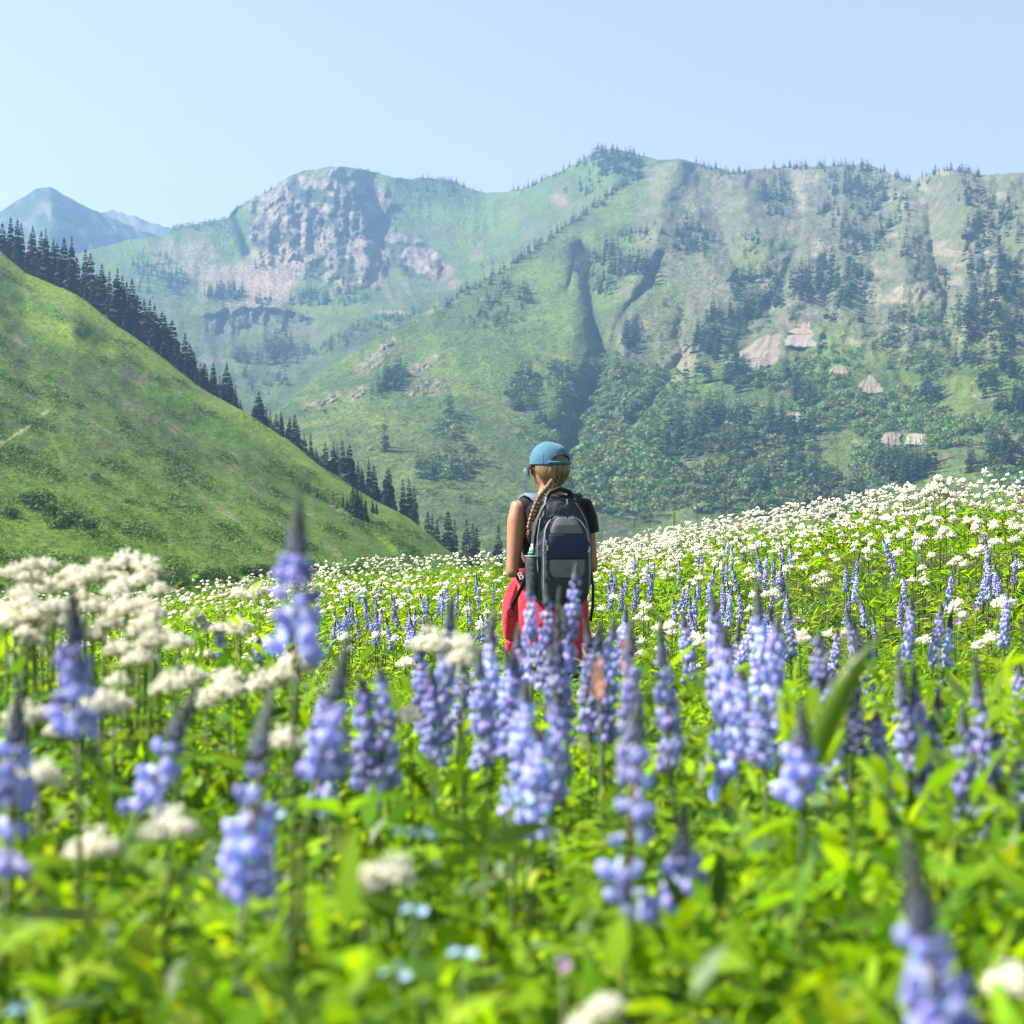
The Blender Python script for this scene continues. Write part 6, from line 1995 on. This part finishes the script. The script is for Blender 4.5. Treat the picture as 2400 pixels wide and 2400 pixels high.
so = capo.modifiers.new('thick', 'SOLIDIFY'); so.thickness = 0.003; so.offset = 1
m = MB(); m.ball(Hd(0, 0.002, CZ0 + CH + 0.001), 0.008, 10, 6, (1, 1, 0.5))
me = m.mesh('cap_button'); me.materials.append(M_CAP); link('button', me, None, capo)
m = MB()
rows = []
for j in range(7):
    u = j / 6
    row = []
    for k in range(25):
        a = math.radians(90 + (-62 + 124 * k / 24))
        s_ = (k / 24 - 0.5) * 2
        reach = 0.068 * (1 - abs(s_) ** 2.6 * 0.9) * u
        x = 0.096 * math.cos(a) * (1 + 0.02 * u); y = 0.002 + 0.110 * math.sin(a) + reach
        z = CZ0 + 0.005 - 0.046 * u * (0.5 + 0.5 * s_ * s_) - 0.012 * s_ * s_
        row.append(Hd(x, y, z))
    rows.append(row)
m.rings(rows, cap=False, closed=False)
me = m.mesh('cap_brim'); me.materials.append(M_CAP)
br = link('brim', me, None, capo)
so = br.modifiers.new('thick', 'SOLIDIFY'); so.thickness = 0.004
for k in range(6):       # seams
    th = math.radians(30 + 60 * k)
    m = MB(); m.tube([cap_pt(th, t / 14, 0.0032) for t in range(0 if k not in (3, 4) else 0, 14)], 0.0011, 5)
    me = m.mesh('cap_seam'); me.materials.append(M_CAP); link('seam', me, None, capo)
m = MB()
m.tube([cap_pt(math.radians(270 + a), 0.10, 0.0035) for a in range(-46, 47, 4)], [0.0085] * 24, 8, flat=1.0, up=(0, 0, 1))
for i, v in enumerate(m.v):   # flatten to a strap
    pass
me = m.mesh('cap_strap'); me.materials.append(M_CAP); st = link('strap', me, None, capo)
arch = [cap_pt(math.radians(270 + a), 0.20 + (0.30 - 0.16 * (a / 34.0) ** 2) , 0.003) for a in range(-34, 35, 4)]
arch = [cap_pt(math.radians(236), 0.20, 0.003)] + arch + [cap_pt(math.radians(304), 0.20, 0.003)]
m = MB(); m.tube(arch, 0.0028, 6)
me = m.mesh('cap_trim'); me.materials.append(M_CAP); link('trim', me, None, capo)
# --- red jacket tied round the waist
def ribbon_rings(rows, thick):
    return rows
m = MB()
rows = []
NZ, NA = 16, 61
for j in range(NZ):
    t = j / (NZ - 1)
    row = []
    for k in range(NA):
        u = k / (NA - 1)
        a = math.radians(160 + 220 * u)
        fold = math.sin(u * 34 + 2.0 * math.sin(u * 7)) * 0.013 * t ** 0.8 + math.sin(u * 17 + 1.3) * 0.012 * t
        rx = 0.178 + 0.010 * t + fold
        ry = 0.134 + 0.026 * t + fold
        z = 1.005 - 0.40 * t * (1 - 0.10 * math.cos(u * 6.28 * 2)) - 0.02 * (1 - t) * math.sin(u * 11)
        row.append(B(rx * math.cos(a), ry * math.sin(a), z))
    rows.append(row)
m.rings(rows, cap=False, closed=False)
me = m.mesh('jacket_body'); me.materials.append(M_RED)
jacket = link('tied_jacket', me, None, person)
so = jacket.modifiers.new('thick', 'SOLIDIFY'); so.thickness = 0.006; so.offset = 0
m = MB()
loop = []
for k in range(40):
    a = 2 * math.pi * k / 40
    loop.append((B((0.172 + 0.006 * math.sin(5 * a)) * math.cos(a), (0.128 + 0.006 * math.sin(7 * a)) * math.sin(a), 1.000 + 0.008 * math.sin(3 * a)), 0.020 + 0.004 * math.sin(9 * a)))
loop.append(loop[0])
m.tube([q for q, _ in loop], [r_ for _, r_ in loop], 12, cap=False)
me = m.mesh('jacket_waist_roll'); me.materials.append(M_RED); link('waist_roll', me, None, jacket)
m = MB()
pts = [(-0.150, -0.02, 1.030), (-0.176, -0.035, 0.985), (-0.192, -0.045, 0.920), (-0.203, -0.055, 0.850), (-0.206, -0.055, 0.790), (-0.205, -0.050, 0.740), (-0.202, -0.045, 0.706)]
ring = []
for i, (x, y, z) in enumerate(pts):
    rx = (0.034, 0.038, 0.042, 0.043, 0.039, 0.033, 0.0285)[i]
    n = 24
    ring.append([(x + (rx + 0.004 * math.sin(k * 1.9 + i * 1.3) + 0.003 * math.sin(k * 0.8 + i * 2.1)) * math.cos(2 * math.pi * k / n), y + (rx * 0.8 + 0.004 * math.sin(k * 1.4 + i)) * math.sin(2 * math.pi * k / n), z) for k in range(n)])
ring.reverse()
m.rings(ring)
me = m.mesh('jacket_sleeve'); me.materials.append(M_RED)
sl = link('sleeve', me, None, jacket)
ss = sl.modifiers.new('sub', 'SUBSURF'); ss.levels = 1; ss.render_levels = 1
m = MB()
ring = []
for z, rx in ((0.652, 0.026), (0.660, 0.0275), (0.690, 0.0275), (0.708, 0.027)):
    ring.append([(-0.2005 + rx * (1 + 0.05 * (k % 2)) * math.cos(2 * math.pi * k / 36), -0.045 + rx * 0.8 * (1 + 0.05 * (k % 2)) * math.sin(2 * math.pi * k / 36), z) for k in range(36)])
m.rings(ring)
me = m.mesh('jacket_cuff'); me.materials.append(M_RED); link('cuff', me, None, jacket)
m = MB()      # knot in front
m.ball(B(0, 0.150, 0.995), 0.035, 12, 8, (1.2, 0.8, 0.9))
me = m.mesh('jacket_knot'); me.materials.append(M_RED); link('knot', me, None, jacket)
tc_ = bpy.data.curves.new('print', 'FONT'); tc_.body = 'B'; tc_.size = 0.05; tc_.extrude = 0.001
to = bpy.data.objects.new('print_tmp', tc_); COL.objects.link(to)
me = bpy.data.meshes.new_from_object(to.evaluated_get(bpy.context.evaluated_depsgraph_get()))
bpy.data.objects.remove(to)
me.materials.clear(); me.materials.append(M_LETTER)
pr = link('print', me, None, jacket, (-0.158, -0.150, 1.012)); pr.rotation_euler = (math.radians(88), math.radians(-25), math.radians(-12))
m = MB(); m.box((-0.135, -0.138, 1.035), (0.05, 0.004, 0.07), Matrix.Rotation(math.radians(-12), 3, 'Z'))
me = m.mesh('jacket_fold'); me.materials.append(mat_plain('maroon_lining', (0.16, 0.012, 0.03), 0.85, 0.2, (25, 0.2))); link('folded_hem', me, None, jacket)

# ------------------------------------------------------------------ backpack
pack = thing('backpack', 'charcoal backpack with grey and navy panels on the hiker\'s back', 'backpack', (HX, HD, HGZ + 0.90))
pack.scale = (1.06, 1.0, 1.0)
PZ = 0.90
def K(x, y, z):
    q = B(x, y, z)
    return (q[0], q[1], q[2] - PZ)
def pack_ring(z, w, y0, y1, e=3.2, n=44):
    """rounded cross-section between the back plane y0 and the outer face y1"""
    out = []
    for k in range(n):
        a = 2 * math.pi * k / n
        c, s = math.cos(a), math.sin(a)
        out.append(K(w * math.copysign(abs(c) ** (2 / e), c), (y0 + y1) / 2 + (y0 - y1) / 2 * math.copysign(abs(s) ** (2 / e), s), z))
    return out
def prof(z, tab):
    zs = [a for a, _ in tab]; vs = [b for _, b in tab]
    return float(np.interp(z, zs, vs))
WT = [(0.895, 0.100), (0.915, 0.122), (0.96, 0.134), (1.10, 0.140), (1.22, 0.138), (1.30, 0.122), (1.35, 0.102), (1.385, 0.080), (1.405, 0.055), (1.415, 0.03)]
DT = [(0.895, -0.20), (0.92, -0.235), (1.0, -0.25), (1.2, -0.24), (1.30, -0.225), (1.36, -0.205), (1.40, -0.18), (1.415, -0.16)]
m = MB()
zs = [0.895, 0.905, 0.915, 0.935, 0.97, 1.02, 1.08, 1.14, 1.20, 1.25, 1.30, 1.33, 1.36, 1.385, 1.40, 1.41, 1.415]
m.rings([pack_ring(z, prof(z, WT) + 0.003 * math.sin(z * 60), -0.10, prof(z, DT)) for z in zs])
me = m.mesh('pack_shell'); me.materials.append(M_PACK)
shell = link('main_compartment', me, None, pack)
ss = shell.modifiers.new('sub', 'SUBSURF'); ss.levels = 1; ss.render_levels = 2
dm = shell.modifiers.new('creases', 'DISPLACE'); dm.texture = tx; dm.strength = 0.016; dm.mid_level = 0.5
# front pocket: bands of panels
PW = [(0.90, 0.085), (0.93, 0.104), (1.0, 0.110), (1.20, 0.108), (1.26, 0.098), (1.295, 0.080), (1.315, 0.058), (1.326, 0.030)]
PD = [(0.90, -0.262), (0.95, -0.283), (1.05, -0.292), (1.2, -0.285), (1.28, -0.268), (1.326, -0.245)]
def band(name, z0, z1, mat, grow, cap=True):
    m = MB()
    n = max(4, int((z1 - z0) / 0.012))
    m.rings([pack_ring(z0 + (z1 - z0) * i / n, prof(z0 + (z1 - z0) * i / n, PW) + grow, -0.20, prof(z0 + (z1 - z0) * i / n, PD) - grow, 3.6) for i in range(n + 1)], cap)
    me = m.mesh(name); me.materials.append(mat)
    return me
pocket = link('front_pocket', band('pocket_shell', 0.90, 1.326, M_PACK, 0.0), None, pack)
def panel(name, z0, z1, inset, mat, bulge=0.004, round_low=0.0):
    """flat panel sewn on the pocket's outer face"""
    m = MB()
    rows = []
    n, kx = 14, 20
    for i in range(n + 1):
        z = z0 + (z1 - z0) * i / n
        w = prof(z, PW) * inset
        if round_low:
            tt = min((z - z0) / round_low, 1.0)
            w *= (1 - 0.16 * (1 - tt) ** 2)
        row = []
        for k in range(kx + 1):
            u = -1 + 2 * k / kx
            yy = prof(z, PD) - bulge + 0.020 * abs(u) ** 5
            row.append(K(w * u, yy, z))
        rows.append(row)
    m.rings(rows, cap=False, closed=False)
    me = m.mesh(name); me.materials.append(mat)
    o = link(name, me, None, pocket)
    so = o.modifiers.new('t', 'SOLIDIFY'); so.thickness = 0.003
    return o
panel('upper_panel', 1.240, 1.318, 0.90, M_PACKG)
panel('navy_panel', 1.118, 1.238, 0.93, M_PACKN, 0.005)
panel('lower_panel', 1.028, 1.116, 0.88, M_PACKG, 0.004, 0.04)
panel('base_panel', 0.925, 1.026, 0.92, M_PACK, 0.003)
m = MB(); m.tube([K(0.0 + 0.004 * math.cos(a), prof(1.07, PD) - 0.0065, 1.066 + 0.004 * math.sin(a)) for a in np.linspace(0, 6.283, 13)], 0.0008, 4, cap=False)
me = m.mesh('stitched_emblem'); me.materials.append(M_PACKB); link('emblem', me, None, pocket)
def piping(pts, r_, mat, name, parent=pack):
    m = MB(); m.tube(pts, r_, 7)
    me = m.mesh(name); me.materials.append(mat)
    return link(name, me, None, parent)
piping([K(-prof(z, PW) * 0.985, prof(z, PD) + 0.010, z) for z in np.linspace(0.95, 1.322, 24)] + [K(prof(z, PW) * 0.985, prof(z, PD) + 0.010, z) for z in np.linspace(1.322, 0.95, 24)], 0.0035, M_PIPE, 'zip', pocket)
piping([K(-prof(z, WT) * 0.97, -0.205, z) for z in np.linspace(0.98, 1.405, 26)] + [K(prof(z, WT) * 0.97, -0.205, z) for z in np.linspace(1.405, 0.98, 26)], 0.004, M_PACKB, 'zip')
piping([K(-prof(z, WT) * 0.90, prof(z, DT) + 0.012, z) for z in np.linspace(1.05, 1.40, 22)], 0.003, M_PIPE, 'piping')
piping([K(prof(z, WT) * 0.90, prof(z, DT) + 0.012, z) for z in np.linspace(1.05, 1.40, 22)], 0.003, M_PIPE, 'piping')
# carry handle
m = MB(); m.tube([K(-0.082, -0.150, 1.352), K(-0.070, -0.155, 1.405), K(-0.045, -0.155, 1.442), K(0.0, -0.155, 1.460), K(0.045, -0.155, 1.444), K(0.070, -0.155, 1.408), K(0.086, -0.150, 1.350)], [0.013, 0.015, 0.016, 0.017, 0.016, 0.015, 0.013], 10, flat=0.75)
me = m.mesh('carry_handle'); me.materials.append(M_PACKB); link('carry_handle', me, None, pack)
piping([K(-0.066, -0.168, 1.418), K(-0.075, -0.170, 1.385), K(-0.083, -0.172, 1.352)], 0.005, M_PIPE, 'handle_trim')
piping([K(0.066, -0.170, 1.415), K(0.074, -0.172, 1.392)], 0.0035, M_PIPE, 'handle_trim')
piping([K(0.074, -0.174, 1.392), K(0.082, -0.176, 1.362)], 0.005, M_YCORD, 'yellow_cord')
# zip pulls and small mark
for (x, y, z) in ((-0.104, -0.298, 1.195), (-0.098, -0.300, 1.170), (-0.112, -0.285, 1.145), (0.100, -0.296, 1.190), (0.102, -0.290, 1.160), (-0.070, -0.275, 1.312), (0.020, -0.212, 1.392), (0.0, -0.28, 1.325)):
    m = MB(); m.box(K(x, y, z), (0.007, 0.004, 0.020), Matrix.Rotation(random.uniform(-.6, .6), 3, 'Y'))
    m.ball(K(x, y - 0.002, z + 0.012), 0.004, 6, 5)
    me = m.mesh('zip_pull', False); me.materials.append(M_METAL if random.random() < 0.6 else M_PACKB); link('zip_pull', me, None, pack)
m = MB()
for k in range(5):
    m.box(K(-0.030 + k * 0.006, prof(1.385, DT) - 0.004, 1.383), (0.004, 0.002, 0.004))
me = m.mesh('brand_mark', False); me.materials.append(M_PIPE); link('mark', me, None, pack)
# shoulder straps
def strap(pts, w, t, mat, name, parent=pack):
    """flat padded band along pts; its width lies across the body"""
    m = MB()
    rows = []
    P_ = [Vector(q) for q in pts]
    for i, p in enumerate(P_):
        d = (P_[min(i + 1, len(P_) - 1)] - P_[max(i - 1, 0)]).normalized()
        sx = Vector(B(1, 0, 0)); sx = (sx - d * sx.dot(d)).normalized()
        nn = d.cross(sx)
        rows.append([tuple(p + sx * w * .5 * c + nn * t * .5 * s) for c, s in ((-1, -.6), (-.9, -1), (.9, -1), (1, -.6), (1, .6), (.9, 1), (-.9, 1), (-1, .6))])
    m.rings(rows)
    me = m.mesh(name); me.materials.append(mat)
    o = link(name, me, None, parent)
    return o
for s, mt in ((-1, M_PAD), (1, M_PACKB)):
    strap([K(s * 0.075, -0.130, 1.385), K(s * 0.098, -0.085, 1.424), K(s * 0.108, -0.030, 1.432), K(s * 0.112, 0.035, 1.420), K(s * 0.118, 0.095, 1.375), K(s * 0.122, 0.122, 1.30), K(s * 0.130, 0.118, 1.20)], 0.062, 0.014, mt, 'shoulder_strap')
    strap([K(s * 0.130, 0.118, 1.20), K(s * 0.150, 0.08, 1.10), K(s * 0.160, 0.0, 1.02), K(s * 0.150, -0.09, 0.98), K(s * 0.125, -0.15, 0.965)], 0.022, 0.004, M_PACKB, 'lower_strap')
# dangling strap ends
strap([(-0.118, -0.175, 0.135), (-0.134, -0.172, 0.085), (-0.160, -0.165, 0.030), (-0.182, -0.155, -0.022)], 0.018, 0.004, M_PACKB, 'loose_strap')
m = MB()
m.box((-0.184, -0.155, -0.026), (0.026, 0.007, 0.012), Matrix.Rotation(0.35, 3, 'Y'))
m.tube([(-0.188 + 0.016 * math.cos(a), -0.157, -0.048 + 0.020 * math.sin(a)) for a in np.linspace(0.9, 7.18, 20)], 0.0026, 6, cap=False)
me = m.mesh('strap_buckle'); me.materials.append(M_PACKB); link('buckle', me, None, pack)
strap([(0.178, -0.150, 0.170), (0.192, -0.150, 0.080), (0.190, -0.150, -0.02), (0.180, -0.150, -0.09)], 0.014, 0.004, M_PACKB, 'loose_strap')
# side pocket with a bottle
m = MB()
m.rings([[K(-0.132 + (0.034 * k_) * math.cos(a) , -0.175 + 0.052 * k_ * math.sin(a), z) for a in np.linspace(0, 6.283, 25)[:-1]] for z, k_ in ((0.925, 0.55), (0.94, 0.80), (0.99, 0.95), (1.06, 1.0), (1.115, 1.04), (1.13, 1.02))], cap=False)
me = m.mesh('side_pocket'); me.materials.append(M_PACK)
sp = link('side_pocket', me, None, pack)
so = sp.modifiers.new('t', 'SOLIDIFY'); so.thickness = 0.003
piping([K(-0.132 + 0.036 * math.cos(a), -0.175 + 0.054 * math.sin(a), 1.131) for a in np.linspace(0, 6.283, 25)], 0.0035, M_PIPE, 'pocket_trim')
bottle = thing('water_bottle', 'water bottle with green band in the backpack side pocket', 'bottle', (HX, HD, HGZ))
m = MB(); q = B(-0.138, -0.175, 0); m.rings([[(q[0] + r_ * math.cos(a), q[1] + r_ * math.sin(a), z) for a in np.linspace(0, 6.283, 21)[:-1]] for z, r_ in ((0.95, 0.024), (0.955, 0.026), (1.12, 0.026), (1.135, 0.026))])
me = m.mesh('bottle_body'); me.materials.append(M_PACKG); link('bottle_body', me, None, bottle)
m = MB(); m.rings([[(q[0] + r_ * math.cos(a), q[1] + r_ * math.sin(a), z) for a in np.linspace(0, 6.283, 21)[:-1]] for z, r_ in ((1.136, 0.025), (1.148, 0.025), (1.152, 0.022))])
me = m.mesh('bottle_band'); me.materials.append(M_GREEN); link('band', me, None, bottle)
m = MB(); m.rings([[(q[0] + r_ * math.cos(a), q[1] + r_ * math.sin(a), z) for a in np.linspace(0, 6.283, 21)[:-1]] for z, r_ in ((1.153, 0.018), (1.168, 0.018), (1.176, 0.010), (1.190, 0.009))])
me = m.mesh('bottle_cap'); me.materials.append(M_LETTER); link('cap', me, None, bottle)

# ------------------------------------------------------------------ labels: say which one, counting from the left within each group
_by = {}
for o in bpy.data.objects:
    if o.parent is None and 'group' in o.keys():
        _by.setdefault((o['group'], o['label']), []).append(o)
for (g_, l_), os_ in _by.items():
    if len(os_) > 1:
        os_.sort(key=lambda o: o.location.x / max(o.location.y, 0.1))
        for i, o in enumerate(os_):
            k = i + 1
            suf = 'th' if 10 <= k % 100 <= 20 else {1: 'st', 2: 'nd', 3: 'rd'}.get(k % 10, 'th')
            o['label'] = l_ + (', leftmost' if i == 0 else ', rightmost' if k == len(os_) else ', %d%s from left' % (k, suf))
            if len(o['label'].split()) > 16:
                print('LONG', o['label'])

# ------------------------------------------------------------------ haze
hm = bpy.data.materials.new('haze_air')
hm.use_nodes = True
hm.node_tree.nodes.clear()
_out = hm.node_tree.nodes.new('ShaderNodeOutputMaterial')
_pv = hm.node_tree.nodes.new('ShaderNodeVolumePrincipled')
_pv.inputs['Color'].default_value = (0.31, 0.55, 0.92, 1)
_pv.inputs['Density'].default_value = HAZE_DENSITY
_pv.inputs['Anisotropy'].default_value = 0.25
hm.node_tree.links.new(_pv.outputs['Volume'], _out.inputs['Volume'])
mb = MB()
mb.box((0, 0, 305), (10400, 10400, 710))
stuff(link('haze', mb.mesh('haze', False), hm), 'thin bluish haze filling the valley and veiling the mountains', 'haze')
